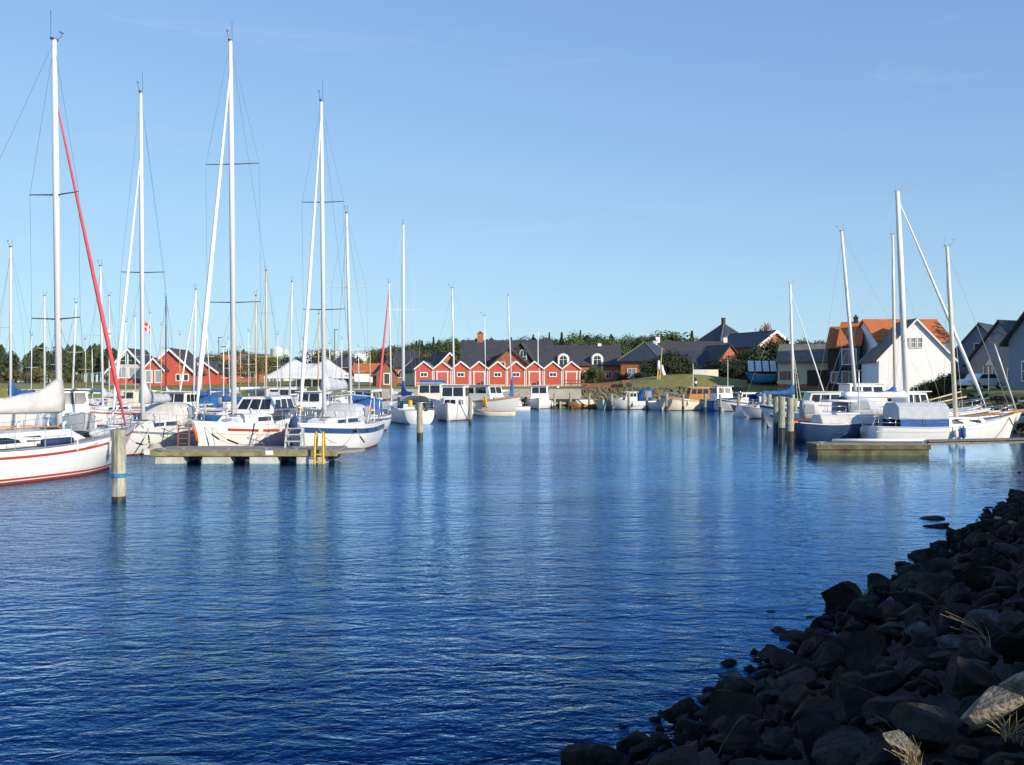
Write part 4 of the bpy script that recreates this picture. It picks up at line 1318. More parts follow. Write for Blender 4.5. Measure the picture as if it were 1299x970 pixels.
sloop('small sailboat with a short pale mast raked to the right by the bank', 1290, 436, 66, 170, 6.0, pxtop=1262, r=.05, spread=(), fb=.8, wires=False, xmf=.1)
cruiser('white cabin cruiser with grey awning and orange buoy behind the pile row', X(1038, 69), 70, 178, 7.4, 2.7, 1.15, wheel=(-.22, .10, 1.5), tarp=None, stripe='stripeblue')
cruiser('motorboat under a beige tarpaulin tied by the piles', X(1040, 61), 61.5, 176, 5.6, 2.2, .85, tarp=('canvas', .5), low=False, stripe='stripered')
cruiser('white motorboat with tall windowed wheelhouse before the white gable house', X(1120, 78), 80, 5, 8.0, 2.9, 1.2, wheel=(-.30, .10, 2.1))
cruiser('white fishing boat with stowed lines beside the hedge', X(1192, 68), 69, 8, 7.2, 2.5, 1.1, wheel=(-.35, -.08, 1.6), low=False, stripe='stripered')
cruiser('low white day boat moored under the dark houses', X(1240, 63), 63.5, 6, 6.4, 2.3, .95, low=True)
cruiser('small grey motorboat moored between the pile row and the low building', X(985, 86), 87.5, 185, 5.2, 2.2, .8, hullm='gelgrey', low=True)
cruiser('white motorboat half hidden behind the blue-covered sailboat', X(1042, 92), 95, 180, 6.5, 2.5, 1.0, wheel=(-.25, .1, 1.4))
for (a_, b_, y_) in (((-1.6, 0, 1.55), (1.9, 0, 2.5), 62.2), ((-1.2, 0, 1.5), (2.2, 0, 2.2), 61.4)):
    s_ = MB(); s_.tube([a_, b_], [.05, .04], 6)
    s_ = s_.build('spare_spar', 'mastwood', smooth=True); s_.location = (X(1180, y_), y_, 0)
    tag(s_, 'pale wooden spar slanting up from the boats beside the hedge', 'spar', 'spars slanting beside the hedge')
# motor boats without masts between the left rows
for (lab, px, D__, hd, L_, hm, wh, cm) in (
        ('white pilothouse boat with square dark windows behind the red-jib boat', 92, 58, -55, 6.4, 'gelcoat', (-.2, .12, 1.9), 'gelcoat'),
        ('white cabin boat with a flat roof and small windows under the marquee', 352, 92, 178, 7.8, 'gelcoat', (-.32, .12, 1.9), 'gelcoat'),
        ('grey-hulled motorboat between the red houses and the doghouse boat', 222, 72, -94, 7.0, 'gelgrey', (-.3, .05, 1.6), 'gelcoat'),
        ('cream cabin boat beyond the wide blue striped boat', 463, 88, -100, 7.0, 'gelcream', (-.3, .1, 1.7), 'gelcoat'),
        ('white cabin boat before the pine wood beyond the red-jib boat', 30, 80, -95, 7.0, 'gelcoat', (-.3, .1, 1.7), 'gelcoat'),
        ('white motorboat with red trim below the glazed red gable house', 150, 90, 175, 6.6, 'gelcoat', (-.3, .1, 1.6), 'gelcream'),
        ('dark-hulled cabin boat behind the doghouse boat stern', 395, 74, -95, 7.4, 'hullgrey', (-.3, .1, 1.6), 'gelcoat')):
    cruiser(lab, X(px, D__), D__, hd, L_, L_ * .36, 1.05, hullm=hm, wheel=wh, cabm=cm, stripe='stripered' if 'red trim' in lab else None)


# ------------------------------------------------------------------ buildings
def opening(root, c, w, h, face=0.0, frame='whitepaint', pane='glass', bars=(1, 0), fw=.10, name='window', sill=False, arch=False):
    """a window or door centred at c on a wall whose outward normal is -y turned by face"""
    mt = Matrix.Rotation(face, 3, 'Z')
    c = Vector(c)
    def bx(mb_, x, y, z, dx, dy, dz): mb_.box(c + mt @ Vector((x, y, z)), (dx, dy, dz), rz=face)
    f = MB()
    if arch:
        n = 12; ring = []
        r0, r1 = w / 2, w / 2 - fw
        zc = h / 2 - w / 2
        for i in range(n + 1):
            a = math.pi * i / n
            ring.append([c + mt @ Vector((r_ * math.cos(a), y, zc + r_ * math.sin(a))) for (r_, y) in ((r0, .03), (r0, -.09), (r1, -.09), (r1, .03))])
        f.rings(ring, closed=True, cap0=True, cap1=True)
        for s_ in (-1, 1): bx(f, s_ * (w / 2 - fw / 2), -.03, (zc - h / 2) / 2, fw, .12, h / 2 + zc)
        bx(f, 0, -.03, -h / 2 + fw / 2, w - 2 * fw, .119, fw)
    else:
        for s_ in (-1, 1): bx(f, s_ * (w / 2 - fw / 2), -.03, 0, fw, .12, h)
        bx(f, 0, -.03, h / 2 - fw / 2, w - 2 * fw, .118, fw); bx(f, 0, -.03, -h / 2 + fw / 2, w - 2 * fw, .118, fw)
    fr_ = f.build(name, frame, root)
    p = MB()
    if arch:
        pts = [(r1 * math.cos(math.pi * i / 12), zc + r1 * math.sin(math.pi * i / 12)) for i in range(13)] + [(-r1, -h / 2 + fw), (r1, -h / 2 + fw)]
        vs_ = [c + mt @ Vector((q[0], -.035, q[1])) for q in pts]
        p.add(vs_, [tuple(range(len(vs_)))])
    else: bx(p, 0, -.012, 0, w - 2 * fw + .01, .05, h - 2 * fw + .01)
    p.build('pane', pane, fr_)
    for k in range(bars[0]):
        b_ = MB(); bx(b_, -w / 2 + w * (k + 1) / (bars[0] + 1), -.055, 0, .06, .05, h - 2 * fw); b_.build('glazing_bar', frame, fr_)
    for k in range(bars[1]):
        b_ = MB(); bx(b_, 0, -.057, -h / 2 + h * (k + 1) / (bars[1] + 1), w - 2 * fw, .05, .06); b_.build('glazing_bar', frame, fr_)
    if sill:
        b_ = MB(); bx(b_, 0, -.07, -h / 2 - .05, w + .12, .2, .07); b_.build('sill', frame, fr_)
    return fr_


def roof_slabs(root, w, d, wh, rh, ov, m, th=.16, ovg=None, barge=None, bw=.22):
    ovg = ov if ovg is None else ovg
    sl_ = rh / (w / 2)
    e = w / 2 + ov; ez = wh - ov * sl_
    top = wh + rh
    for s_ in (-1, 1):
        b_ = MB(); b_.prism([(0, top + .02), (s_ * e, ez + .02), (s_ * e, ez + .02 + th), (0, top + .02 + th)], -ovg, d + ovg, 'y')
        r_ = b_.build('roof', m, root)
        if barge:
            for (y0, y1) in ((-ovg - .05, -ovg - .003), (d + ovg + .003, d + ovg + .05)):
                q = MB(); q.prism([(0, top + .05 + th), (s_ * (e + .03), ez + .05 + th), (s_ * (e + .03), ez + .05 + th - bw * 1.15), (0, top + .05 + th - bw * 1.15)], y0, y1, 'y'); q.build('bargeboard', barge, r_)
    b_ = MB(); b_.tube([(0, -ovg, top + th * .9), (0, d + ovg, top + th * .9)], .09, 6); b_.build('ridge', m, root)


def house(name, label, cat, x, y, base, rz, w, d, wh, rh, wallm, roofm, ov=.35, barge=None, grp=None, plinth=True, ovg=None, bw=.22, corner=None):
    o = thing(name, label, cat, (x, y, base), rz, grp)
    b_ = MB(); b_.prism([(-w / 2, -.8), (w / 2, -.8), (w / 2, wh), (0, wh + rh), (-w / 2, wh)], 0, d, 'y'); b_.build('wall', wallm, o)
    roof_slabs(o, w, d, wh, rh, ov, roofm, barge=barge, ovg=ovg, bw=bw)
    if corner:
        for s_ in (-1, 1):
            q = MB(); q.box((s_ * (w / 2 - .05), -.03, wh / 2 - .08), (.11, .07, wh - .16)); q.build('corner_board', corner, o)
    return o


def chimney(root, x, y, z0, z1, w=.7, m='brick', cap='slate'):
    b_ = MB(); b_.box((x, y, (z0 + z1) / 2), (w, w, z1 - z0)); c = b_.build('chimney', m, root)
    b_ = MB(); b_.box((x, y, z1 + .05), (w + .14, w + .14, .10)); b_.box((x, y, z1 + .22), (w * .45, w * .45, .26)); b_.build('chimney_cap', cap, c)


# ---- the row of nine red sheds
DS = 138.0
sx0, sx1 = X(526.5, DS), X(737, DS)
sw_ = (sx1 - sx0) / 9
zb_ = gz((sx0 + sx1) / 2, DS) - .02
sw_top, sw_eave = Z(458.5, DS), Z(468.5, DS)
ORD = ('first', 'second', 'third', 'fourth', 'fifth', 'sixth', 'seventh', 'eighth', 'ninth')
for i in range(9):
    isdoor = i in (1, 3, 6, 8)
    lab = 'red wooden shed with %s, %s of the row from the marquee end' % ('white framed door' if isdoor else 'small white window', ORD[i])
    o = house('red_shed', lab, 'shed', sx0 + (i + .5) * sw_, DS + (i % 2) * .04, zb_, 0, sw_ - .10, 5.0, sw_eave - zb_, sw_top - sw_eave - .1, 'redboard', 'slate', .10, barge='whitepaint', grp='row of red sheds', ovg=.16, bw=.19, corner='whitepaint')
    b_ = MB(); b_.box((0, -.035, .12), (sw_ - .42, .06, .30)); b_.build('plinth', 'concrete', o)
    if isdoor:
        f = MB()
        for s_ in (-1, 1): f.box((s_ * .72, -.05, 1.10), (.15, .08, 1.75))
        f.box((0, -.052, 2.02), (1.75, .09, .16)); f = f.build('door_frame', 'whitepaint', o)
        b_ = MB(); b_.box((0, -.03, 1.10), (1.29, .05, 1.68)); b_.build('door', 'reddoor', f)
    else:
        opening(o, (0, -.02, 1.62), 1.05, .66, bars=(1, 0), fw=.12)
    if i % 3 == 0:
        b_ = MB(); b_.box((.45, -.6, .35), (.28, .28, .75)); b_.build('barrel', 'rubber', o)

# ---- quay wall below the sheds
qw = thing('quay_wall', 'pale concrete quay wall with dark timber piles below the red sheds', 'wall', (0, 127.0, 0))
qx0, qx1 = X(480, 127), X(738, 127)
b_ = MB(); b_.box(((qx0 + qx1) / 2, .9, 1.35), (qx1 - qx0, 1.2, 1.9)); b_.build('wall', 'concrete', qw)
b_ = MB(); b_.box(((qx0 + qx1) / 2, 1.0, .1), (qx1 - qx0 - .2, 1.0, 1.4)); b_.build('footing', 'darkwood', qw)
n = 24
for i in range(n):
    b_ = MB(); x_ = qx0 + (i + .5) * (qx1 - qx0) / n; h_ = rnd.uniform(.75, 1.35)
    b_.tube([(x_, .18, -1.5), (x_, .18, h_)], .14, 8); b_.build('timber_pile', 'darkwood' if i % 3 else 'pile', qw)
b_ = MB(); b_.box(((qx0 + qx1) / 2, .02, .95), (qx1 - qx0, .10, .22)); b_.build('waling', 'darkwood', qw)

# ---- red houses on the left
D1 = 165.0
zl = gz(X(165, D1), D1)
h = house('red_house', 'red timber house with a large glazed white-framed gable', 'house', X(163, D1), D1, zl, R(4), 6.0, 10, Z(469, D1) - zl, Z(443, D1) - Z(469, D1), 'redboard', 'slate', .5, barge='whitepaint', bw=.35)
q = Z(463, D1) - zl
gl_ = MB(); gl_.prism([(-2.0, q), (2.0, q), (2.0, q + .3), (0, q + 2.1), (-2.0, q + .3)], -.06, .02, 'y'); gp = gl_.build('gable_window', 'glass', h)
for (p0_, p1_) in (((-2.05, q), (2.05, q)), ((-2.05, q + .25), (0, q + 2.15)), ((2.05, q + .25), (0, q + 2.15)), ((0, q), (0, q + 2.05))):
    t_ = MB(); t_.tube([(p0_[0], -.09, p0_[1]), (p1_[0], -.09, p1_[1])], .11, 4); t_.build('frame_bar', 'whitepaint', gp)
for x_ in (-1.05, 1.05): opening(h, (x_, -.02, q - 1.15), 2.0, 1.9, bars=(1, 0), fw=.16, pane='clear')
b_ = MB(); b_.box((0, -1.0, .1), (4.6, 1.9, .3)); b_.build('terrace', 'plank', h)
h = house('red_house', 'small red porch house with white barge boards between two larger red gables', 'house', X(197, 163), 162.4, zl, 0, 3.0, 5, Z(468, 163) - zl, Z(455, 163) - Z(468, 163), 'redboard', 'slate', .35, barge='whitepaint', bw=.3)
for x_ in (-.75, .75): opening(h, (x_, -.02, 1.35), 1.2, 2.1, bars=(0, 0), fw=.16, pane='clear')
h = house('red_house', 'plain red timber gable house with steep slate roof', 'house', X(217, D1), D1 - .5, zl, R(3), 7.4, 11, Z(471, D1) - zl, Z(443, D1) - Z(471, D1), 'redboard', 'slate', .5, barge='whitepaint', bw=.35)
for x_ in (1.4, 2.6): opening(h, (x_, -.02, 1.2), .9, 1.2, bars=(0, 0), fw=.14)
h = house('red_house', 'low red outbuilding behind the plain red gable house', 'house', X(258, 172), 172, zl, 0, 4.6, 9, 2.2, 1.7, 'redboard', 'slate', .4, barge='whitepaint', bw=.3)

# ---- white marquee
DT = 150.0
zt = gz(X(386, DT), DT)
mq = thing('marquee', 'white two-peaked marquee tent standing beyond the left moorings', 'tent', (X(386, DT), DT, zt))
W_, Dd = X(437, DT) - X(335, DT), 9.0
ze, zp = Z(477, DT) - zt, Z(453.5, DT) - zt
b_ = MB(); n1, n2 = 28, 14; pts = []
for j in range(n2 + 1):
    for i in range(n1 + 1):
        x_ = -W_ / 2 + W_ * i / n1; y_ = Dd * j / n2
        best = 0
        for (pxx, pk) in ((-W_ * .20, 1.0), (W_ * .22, 1.0)):
            u = max(abs(x_ - pxx) / (W_ * .30 if abs(x_) > abs(pxx) and x_ * pxx > 0 else W_ * .42), abs(y_ - Dd / 2) / (Dd / 2))
            best = max(best, pk * max(0, 1 - u) ** 1.15)
        best = max(best, .72 * max(0, 1 - abs(y_ - Dd / 2) / (Dd / 2)) * (1 if abs(x_) < W_ * .22 else max(0, 1 - (abs(x_) - W_ * .22) / (W_ * .28))))
        pts.append((x_, y_, ze + (zp - ze) * best))
b_.add(pts, [(j * (n1 + 1) + i, j * (n1 + 1) + i + 1, (j + 1) * (n1 + 1) + i + 1, (j + 1) * (n1 + 1) + i) for j in range(n2) for i in range(n1)])
b_.build('canopy', 'tent', mq, smooth=True)
for (y_, dx, dy) in ((0, W_, .03), (Dd, W_, .03)):
    v = MB(); v.box((0, y_, ze - .16), (W_, .03, .32)); v.build('valance', 'tent', mq)
for s_ in (-1, 1):
    v = MB(); v.box((s_ * W_ / 2, Dd / 2, ze - .16), (.03, Dd - .06, .32)); v.build('valance', 'tent', mq)
for i in range(6):
    for y_ in (.1, Dd - .1):
        v = MB(); v.tube([(-W_ / 2 + .1 + (W_ - .2) * i / 5, y_, -.2), (-W_ / 2 + .1 + (W_ - .2) * i / 5, y_, ze)], .05, 6); v.build('pole', 'alu', mq)
v = MB(); v.box((0, Dd - .25, ze / 2 - .2), (W_ * .55, .04, ze - .4)); v.build('back_wall', 'tent', mq)


def longhouse(name, label, px0, px1, D, ridge, eave, w, wallm, roofm, base=None, ov=.5, cat='house', rz=0.0, barge=None, grp=None):
    """ridge across the view, from px0 to px1, front wall at distance D"""
    x1_, x0_ = X(px1, D), X(px0, D)
    base = gz((x0_ + x1_) / 2, D) if base is None else base
    wh = Z(eave, D) - base; rh = Z(ridge, D + w / 2) - base - wh
    o = house(name, label, cat, x1_, D + w / 2, base, R(90) + rz, w, x1_ - x0_, wh, rh, wallm, roofm, ov, barge=barge, grp=grp, ovg=.25)
    o['len'] = x1_ - x0_
    return o, x1_ - x0_, wh, rh


def front_win(o, ln, w, fx, z, ww, hh, **k):
    """window on the camera-facing long wall; fx = 0 at the left end"""
    return opening(o, (-w / 2 - .01, ln * (1 - fx), z), ww, hh, face=R(-90), **k)


def gable_front(label, pxc, apex, D, half, eave, depth, wallm, roofm, rz=0.0, barge=None, base=None, ov=.35, bw=.25):
    base = gz(X(pxc, D), D) if base is None else base
    w = 2 * half * D / F
    return house('house', label, 'house', X(pxc, D), D, base, rz, w, depth, Z(eave, D) - base, Z(apex, D) - Z(eave, D), wallm, roofm, ov, barge=barge, bw=bw)


# ---- dark-roofed brick houses behind the sheds
o, ln, wh, rh = longhouse('brick_house', 'big brick house with dark roof and tall chimney behind the red sheds', 585, 702, 162, 433, 462, 11, 'brick', 'slate')
chimney(o, 0, ln * .80, wh + rh - .6, wh + rh + 1.3, .95)
for fx in (.1, .25, .45, .62): front_win(o, ln, 11, fx, 1.6, 1.3, 1.5)
o = gable_front('brick gable wing with white windows in front of the chimneyed house', 647, 442, 157, 25, 464, 6, 'brick', 'slate', rz=R(-12))
for x_ in (-1.2, .9): opening(o, (x_, -.02, 2.6), 1.0, 1.6, bars=(1, 1))
o = gable_front('steep dark gable with a single arched window beside the brick wing', 661, 435, 159, 19, 462, 6, 'darkwood', 'slate', rz=R(-8))
opening(o, (.4, -.02, 4.2), 1.1, 2.3, bars=(1, 1), arch=True)
o = gable_front('brick gable with cream trim beside the left corner of the chimneyed house', 570, 448, 166, 20, 468, 7, 'brick', 'slate', rz=R(25), barge='whitepaint')
opening(o, (0, -.02, 2.0), 1.2, 1.5)
o = gable_front('grey roofed house with pale gable left of the chimneyed house', 552, 455, 170, 18, 470, 8, 'creamwall', 'slate', rz=R(30), barge='whitepaint')
opening(o, (0, -.02, 2.0), 1.2, 1.3)
W2 = 12
o, ln, wh, rh = longhouse('brick_house', 'long dark-roofed brick house with two white arched dormers', 664, 790, 172, 439, 462, W2, 'brick', 'slate')
for pxd in (715, 758):
    fx = (pxd - 664) / 126
    yy = ln * (1 - fx)
    hz = Z(470, 172) - gz(X(720, 172), 172)
    b_ = MB(); aw, ah = 2.0, 2.9
    prof = [(-aw / 2 + yy, hz), (aw / 2 + yy, hz)] + [(yy + aw / 2 * math.cos(a), hz + ah - aw / 2 + aw / 2 * math.sin(a)) for a in [math.pi * i / 10 for i in range(11)]]
    b_.prism(prof, -W2 / 2 - .25, -W2 / 2 + 3.6, 'x'); dm = b_.build('dormer', 'whitepaint', o)
    opening(o, (-W2 / 2 - .30, yy, hz + ah / 2 - .05), 1.75, 2.7, face=R(-90), bars=(1, 2), arch=True, fw=.24)
for fx in (.15, .28, .55, .64, .86, .94): front_win(o, ln, W2, fx, 1.4, 1.0, 1.2)
chimney(o, 0, ln * .2, wh + rh - .3, wh + rh + .5, .6, 'whitepaint')


def hip(name, label, x, y, base, rz, w, d, wh, rh, ridge, wallm, roofm, ov=.5):
    o = thing(name, label, 'house', (x, y, base), rz)
    b_ = MB(); b_.box((0, d / 2, wh / 2 - .4), (w, d, wh + .8)); b_.build('wall', wallm, o)
    a, c = w / 2 + ov, ov
    z0 = wh - .05
    b_ = MB()
    b_.add([(-a, -c, z0), (a, -c, z0), (a, d + c, z0), (-a, d + c, z0), (-a, -c, z0 + .15), (a, -c, z0 + .15), (a, d + c, z0 + .15), (-a, d + c, z0 + .15), (0, d / 2 - ridge / 2, z0 + rh), (0, d / 2 + ridge / 2, z0 + rh)],
           [(3, 2, 1, 0), (0, 1, 5, 4), (1, 2, 6, 5), (2, 3, 7, 6), (3, 0, 4, 7), (4, 5, 8), (5, 6, 9, 8), (6, 7, 9), (7, 4, 8, 9)])
    r_ = b_.build('roof', roofm, o)
    for (p_, q_) in (((-a, -c), -1), ((a, -c), -1), ((a, d + c), 1), ((-a, d + c), 1)):
        b_ = MB(); b_.tube([(p_[0], p_[1], z0 + .17), (0, d / 2 + q_ * ridge / 2, z0 + rh + .02)], .10, 5); b_.build('hip_ridge', 'greyroof', r_)
    return o


zz_ = gz(X(806, 163), 163)
o = hip('brick_house', 'hipped dark-roofed brick house with pale windows behind the lawn', X(812, 163), 163, zz_, R(-22), 6.2, 13, Z(458, 163) - zz_, Z(433, 165) - Z(458, 163), 7.0, 'brick', 'slateblue')
for x_ in (-1.3, 1.3): opening(o, (x_, -.02, 1.7), 1.5, 1.5, pane='clear', bars=(1, 0))
for y_ in (2.5, 5.5, 8.5): opening(o, (-3.11, y_, 1.7), 1.3, 1.4, face=R(-90))
chimney(o, 0, 10, 4.5, Z(431, 170) - zz_, .6, 'whitepaint')
o, ln, wh, rh = longhouse('brick_house', 'very long low brick house with dark roof behind the bushes', 832, 985, 182, 434, 464, 13, 'brick', 'slate')
chimney(o, 0, ln * .36, wh + rh - .3, wh + rh + .9, .7, 'whitepaint'); chimney(o, 0, ln * .94, wh + rh - .3, wh + rh + 1.0, .8, 'whitepaint')
for fx in (.1, .2, .32, .5, .64): front_win(o, ln, 13, fx, 1.5, 1.2, 1.3)
o, ln, wh, rh = longhouse('brick_house', 'low blue-black roofed shed in front of the very long house', 870, 924, 170, 447, 470, 9, 'brick', 'slateblue')
o = gable_front('small brick gable between the bushes and the pyramid roof', 927, 438, 168, 15, 456, 9, 'brick', 'slate', rz=R(14))
zz_ = gz(X(931, 205), 205)
o = hip('brick_house', 'brick tower house with dark pyramid roof', X(931, 205), 205, zz_, R(28), 6.2, 6.2, Z(432, 205) - zz_, Z(410, 208) - Z(432, 205), .2, 'brick', 'slateblue', .7)
b_ = MB(); b_.box((0, 3.1, Z(407, 208) - zz_), (.6, .6, 1.3)); b_.build('finial', 'darkwood', o)
o = gable_front('brick house with white barge boards beside the pyramid roof', 984, 420, 178, 25, 438, 14, 'brick', 'slateblue', rz=R(20), barge='whitepaint', bw=.45, ov=.5)
opening(o, (0, -.02, 6.2), 1.1, 1.2)

# ---- right hand houses
zz_ = gz(X(1042, 128), 128)
o, ln, wh, rh = longhouse('low_building', 'low cream building with grey roof and dark open end', 1006, 1080, 126, 438, 457, 9, 'creamwall', 'greyroof', ov=.6, rz=R(-20))
for fx in (.12, .26): front_win(o, ln, 9, fx, 1.6, 1.2, 1.0, frame='brownwood')
b_ = MB(); b_.box((-4.6, ln * .28, 1.3), (.3, ln * .45, 1.9)); b_.build('opening_shade', 'darkwood', o)  # dark slab on the wall, painting the shade inside the opening
b_ = MB(); b_.box((-4.57, ln * .5, .25), (.12, ln, .5)); b_.build('plinth', 'brick', o)
zz_ = gz(44, 112)
o, ln, wh, rh = longhouse('house', 'white house with long orange tiled roof beside the hedge', 1113, 1206, 116.5, 407, 431, 8.5, 'whitewall', 'tile', base=zz_)
front_win(o, ln, 8.5, .92, 2.0, 1.2, 1.4)
o, ln, wh, rh = longhouse('house', 'narrow orange-roofed terrace house with dark glazed balcony', 1086, 1111, 118.5, 410, 437, 8.5, 'greenwood', 'tile', base=zz_, ov=.3, rz=R(-24))
chimney(o, 0, ln * .35, wh + rh - .3, wh + rh + .7, .5, 'darkwood')
for z_ in (1.3, 3.9): opening(o, (-4.27, ln * .5, z_), 1.7, 1.9, face=R(-90), bars=(1, 0))
b_ = MB(); b_.box((-4.9, ln * .5, 2.6), (1.2, ln, .12)); b_.build('balcony', 'darkwood', o)
o, ln, wh, rh = longhouse('house', 'orange-roofed terrace house at the end beside the low building', 1070, 1090, 121, 416, 440, 8, 'darkwood', 'tile', base=zz_, ov=.3, rz=R(-24))
opening(o, (-4.02, ln * .5, 1.5), 1.2, 1.4, face=R(-90))
o = gable_front('tall white gable house with six small panes near the apex', 1163, 406, 109, 46, 456, 8.5, 'whitewall', 'greyroof', rz=R(-7), base=zz_, barge='whitepaint', ov=.25, bw=.22)
for k in range(3): opening(o, (-.72 + k * .68 - .3, -.02, Z(434.5, 109) - zz_), .58, 1.15, bars=(0, 1), fw=.08, pane='clear')
zz_ = gz(54, 120)
o = house('house', 'dark slate house with skylights behind the warning sign', 'house', X(1238, 122), 121, zz_, R(-38), 8.0, 12, 2.6, 4.6, 'bluewallshade', 'slateblue', .5)
for y_ in (2.5, 5.5):
    q = (Vector((-4.45, y_, 2.2 + .35)), Vector((-4.45, y_ + 1.3, 2.2 + .35)))
    p = MB(); panel(p, ((-3.2, y_ + 1.3, 3.75), (-3.2, y_, 3.75), (-1.9, y_, 5.25), (-1.9, y_ + 1.3, 5.25)), 0, 1, 0, 1, off=.06); p.build('skylight', 'clear', o)
opening(o, (0, -.02, 1.4), 1.6, 1.6); opening(o, (0, -.02, 4.4), 1.2, 1.2)
zz_ = gz(56, 112)
o = house('house', 'dark slate house with a solar pane on its roof next to the shade-toned blue gable', 'house', X(1275, 112), 113, zz_, R(-62), 8.0, 13, 2.6, 4.4, 'bluewallshade', 'slateblue', .5)
p = MB(); panel(p, ((-3.0, 5.6, 3.85), (-3.0, 2.2, 3.85), (-1.6, 2.2, 5.4), (-1.6, 5.6, 5.4)), 0, 1, 0, 1, off=.06); p.build('roof_light', 'clear', o)
opening(o, (-1.5, -.02, 1.3), 1.2, 1.8); opening(o, (1.5, -.02, 1.3), 1.2, 1.2)
zz_ = gz(46, 86)
o = house('house', 'large shade-toned blue gable house with a wall lamp beside the road', 'house', X(1345, 84), 86, zz_, R(-66), 7.6, 12, 4.2, 4.2, 'bluewallshade', 'slateblue', .5, barge='darkwood')
for x_ in (-1.9, 1.2): opening(o, (x_, -.02, 1.5), 1.1, 1.8, bars=(1, 1))
b_ = MB(); b_.tube([(-3.9, .1, 4.3), (-4.6, -.2, 4.9), (-5.2, -.3, 4.9)], .04, 5); b_.tube([(-5.2, -.3, 4.72), (-5.2, -.3, 4.9)], [.22, .06], 8); b_.build('wall_lamp', 'aludark', o)
# far buildings
zz_ = gz(X(468, 200), 200)
o, ln, wh, rh = longhouse('house', 'far orange-roofed white house beyond the wide blue striped boat', 450, 482, 205, 462, 471, 7, 'whitewall', 'tile')
o = gable_front('small hut with brown roof on the shore beside the row of red sheds', 491, 459, 140, 13, 474, 4, 'brownwood', 'thatch', rz=R(15))
opening(o, (0, -.02, 1.0), .9, 1.6, pane='darkwood', bars=(0, 0))
o, ln, wh, rh = longhouse('warehouse', 'long pale flat warehouse far off above the marquee', 392, 424, 330, 444, 447, 14, 'whitewall', 'gelgrey', ov=.2, cat='warehouse')
o, ln, wh, rh = longhouse('warehouse', 'pale warehouse far off behind the tall-masted boat', 450, 486, 340, 444, 448, 14, 'whitewall', 'gelgrey', ov=.2, cat='warehouse')
tk = thing('storage_tank', 'pale round storage tank far off left of the marquee peak', 'tank', (X(352, 300), 300, gz(X(352, 300), 300)))
b_ = MB(); b_.tube([(0, 0, -1), (0, 0, 9.5)], 1.9, 20); b_.build('shell', 'gelgrey', tk); b_ = MB(); b_.tube([(0, 0, 9.5), (0, 0, 10.4)], [1.9, .2], 20); b_.build('cap', 'whitepaint', tk)
tk = thing('storage_tank', 'teal storage tank beside the pale round one', 'tank', (X(362, 302), 302, gz(X(352, 300), 300)))
b_ = MB(); b_.tube([(0, 0, -1), (0, 0, 9.3)], 1.5, 20); b_.build('shell', 'hullgreen', tk); b_ = MB(); b_.tube([(0, 0, 9.3), (0, 0, 9.9)], [1.5, .2], 20); b_.build('cap', 'gelgrey', tk)
for (p0_, p1_, r_, e_, D__, lab) in ((270, 292, 451, 462, 210, 'far red-roofed brick house right of the red outbuilding'), (300, 330, 450, 461, 215, 'far brick house with grey roof left of the marquee'), (425, 446, 455, 466, 210, 'far dark-roofed brick house right of the marquee'), (500, 530, 447, 464, 190, 'far brick house with grey roof left of the pale gable house')):
    o, ln, wh, rh = longhouse('house', lab, p0_, p1_, D__, r_, e_, 8, 'brick', 'greyroof' if 'left of the marquee' in lab else 'tile' if 'red-' in lab else 'slate')
    front_win(o, ln, 8, .3, 1.6, 1.0, 1.2); front_win(o, ln, 8, .7, 1.6, 1.0, 1.2)

# ---- boat shelter with blue boat on the lawn
zz_ = gz(X(968, 134), 134)
bs_ = thing('boat_shelter', 'lean-to boat shelter with pale strip roof at the end of the lawn', 'shelter', (X(968, 134), 134, zz_))
w_ = 3.9; zt_, ze_ = Z(458, 137) - zz_, Z(471, 134) - zz_
for k in range(4):
    b_ = MB(); x0_ = -w_ / 2 + k * w_ / 4 + .08; x1_ = x0_ + w_ / 4 - .20
    b_.add([(x0_, 0, ze_), (x1_, 0, ze_), (x1_ + .6, 3, zt_), (x0_ + .6, 3, zt_), (x0_, 0, ze_ + .05), (x1_, 0, ze_ + .05), (x1_ + .6, 3, zt_ + .05), (x0_ + .6, 3, zt_ + .05)], [(3, 2, 1, 0), (4, 5, 6, 7), (0, 1, 5, 4), (1, 2, 6, 5), (2, 3, 7, 6), (3, 0, 4, 7)])
    b_.build('roof_panel', 'gelgrey', bs_)
b_ = MB(); b_.add([(-w_ / 2, .02, ze_ - .1), (w_ / 2, .02, ze_ - .1), (w_ / 2 + .6, 3, zt_ - .1), (-w_ / 2 + .6, 3, zt_ - .1), (-w_ / 2, .02, ze_ - .02), (w_ / 2, .02, ze_ - .02), (w_ / 2 + .6, 3, zt_ - .02), (-w_ / 2 + .6, 3, zt_ - .02)], [(3, 2, 1, 0), (4, 5, 6, 7), (0, 1, 5, 4), (1, 2, 6, 5), (2, 3, 7, 6), (3, 0, 4, 7)])
b_.build('roof_frame', 'darkwood', bs_)
for (x_, y_, z_) in ((-w_ / 2 + .1, .1, ze_), (w_ / 2 - .1, .1, ze_), (-w_ / 2 + .7, 2.9, zt_), (w_ / 2 + .5, 2.9, zt_)):
    b_ = MB(); b_.tube([(x_, y_, -.3), (x_, y_, z_ - .1)], .07, 6); b_.build('post', 'darkwood', bs_)
b_ = MB(); b_.box((.6, 3.05, zt_ / 2), (w_, .06, zt_ - .2)); b_.build('back_wall', 'darkwood', bs_)
lb = boat_root('laid_up_boat', 'blue boat laid up ashore beneath the lean-to shelter', 'boat', X(966, 135), 135.2, 180)
Hb_ = Hull(4.0, 1.7, .75, .7, .95, .45, .4, .8, 0)
Hb_.build(lb, 'hullsky', nt=14, ns=6, railmat='whitepaint'); lb.location.z = zz_ + .75
b_ = MB()
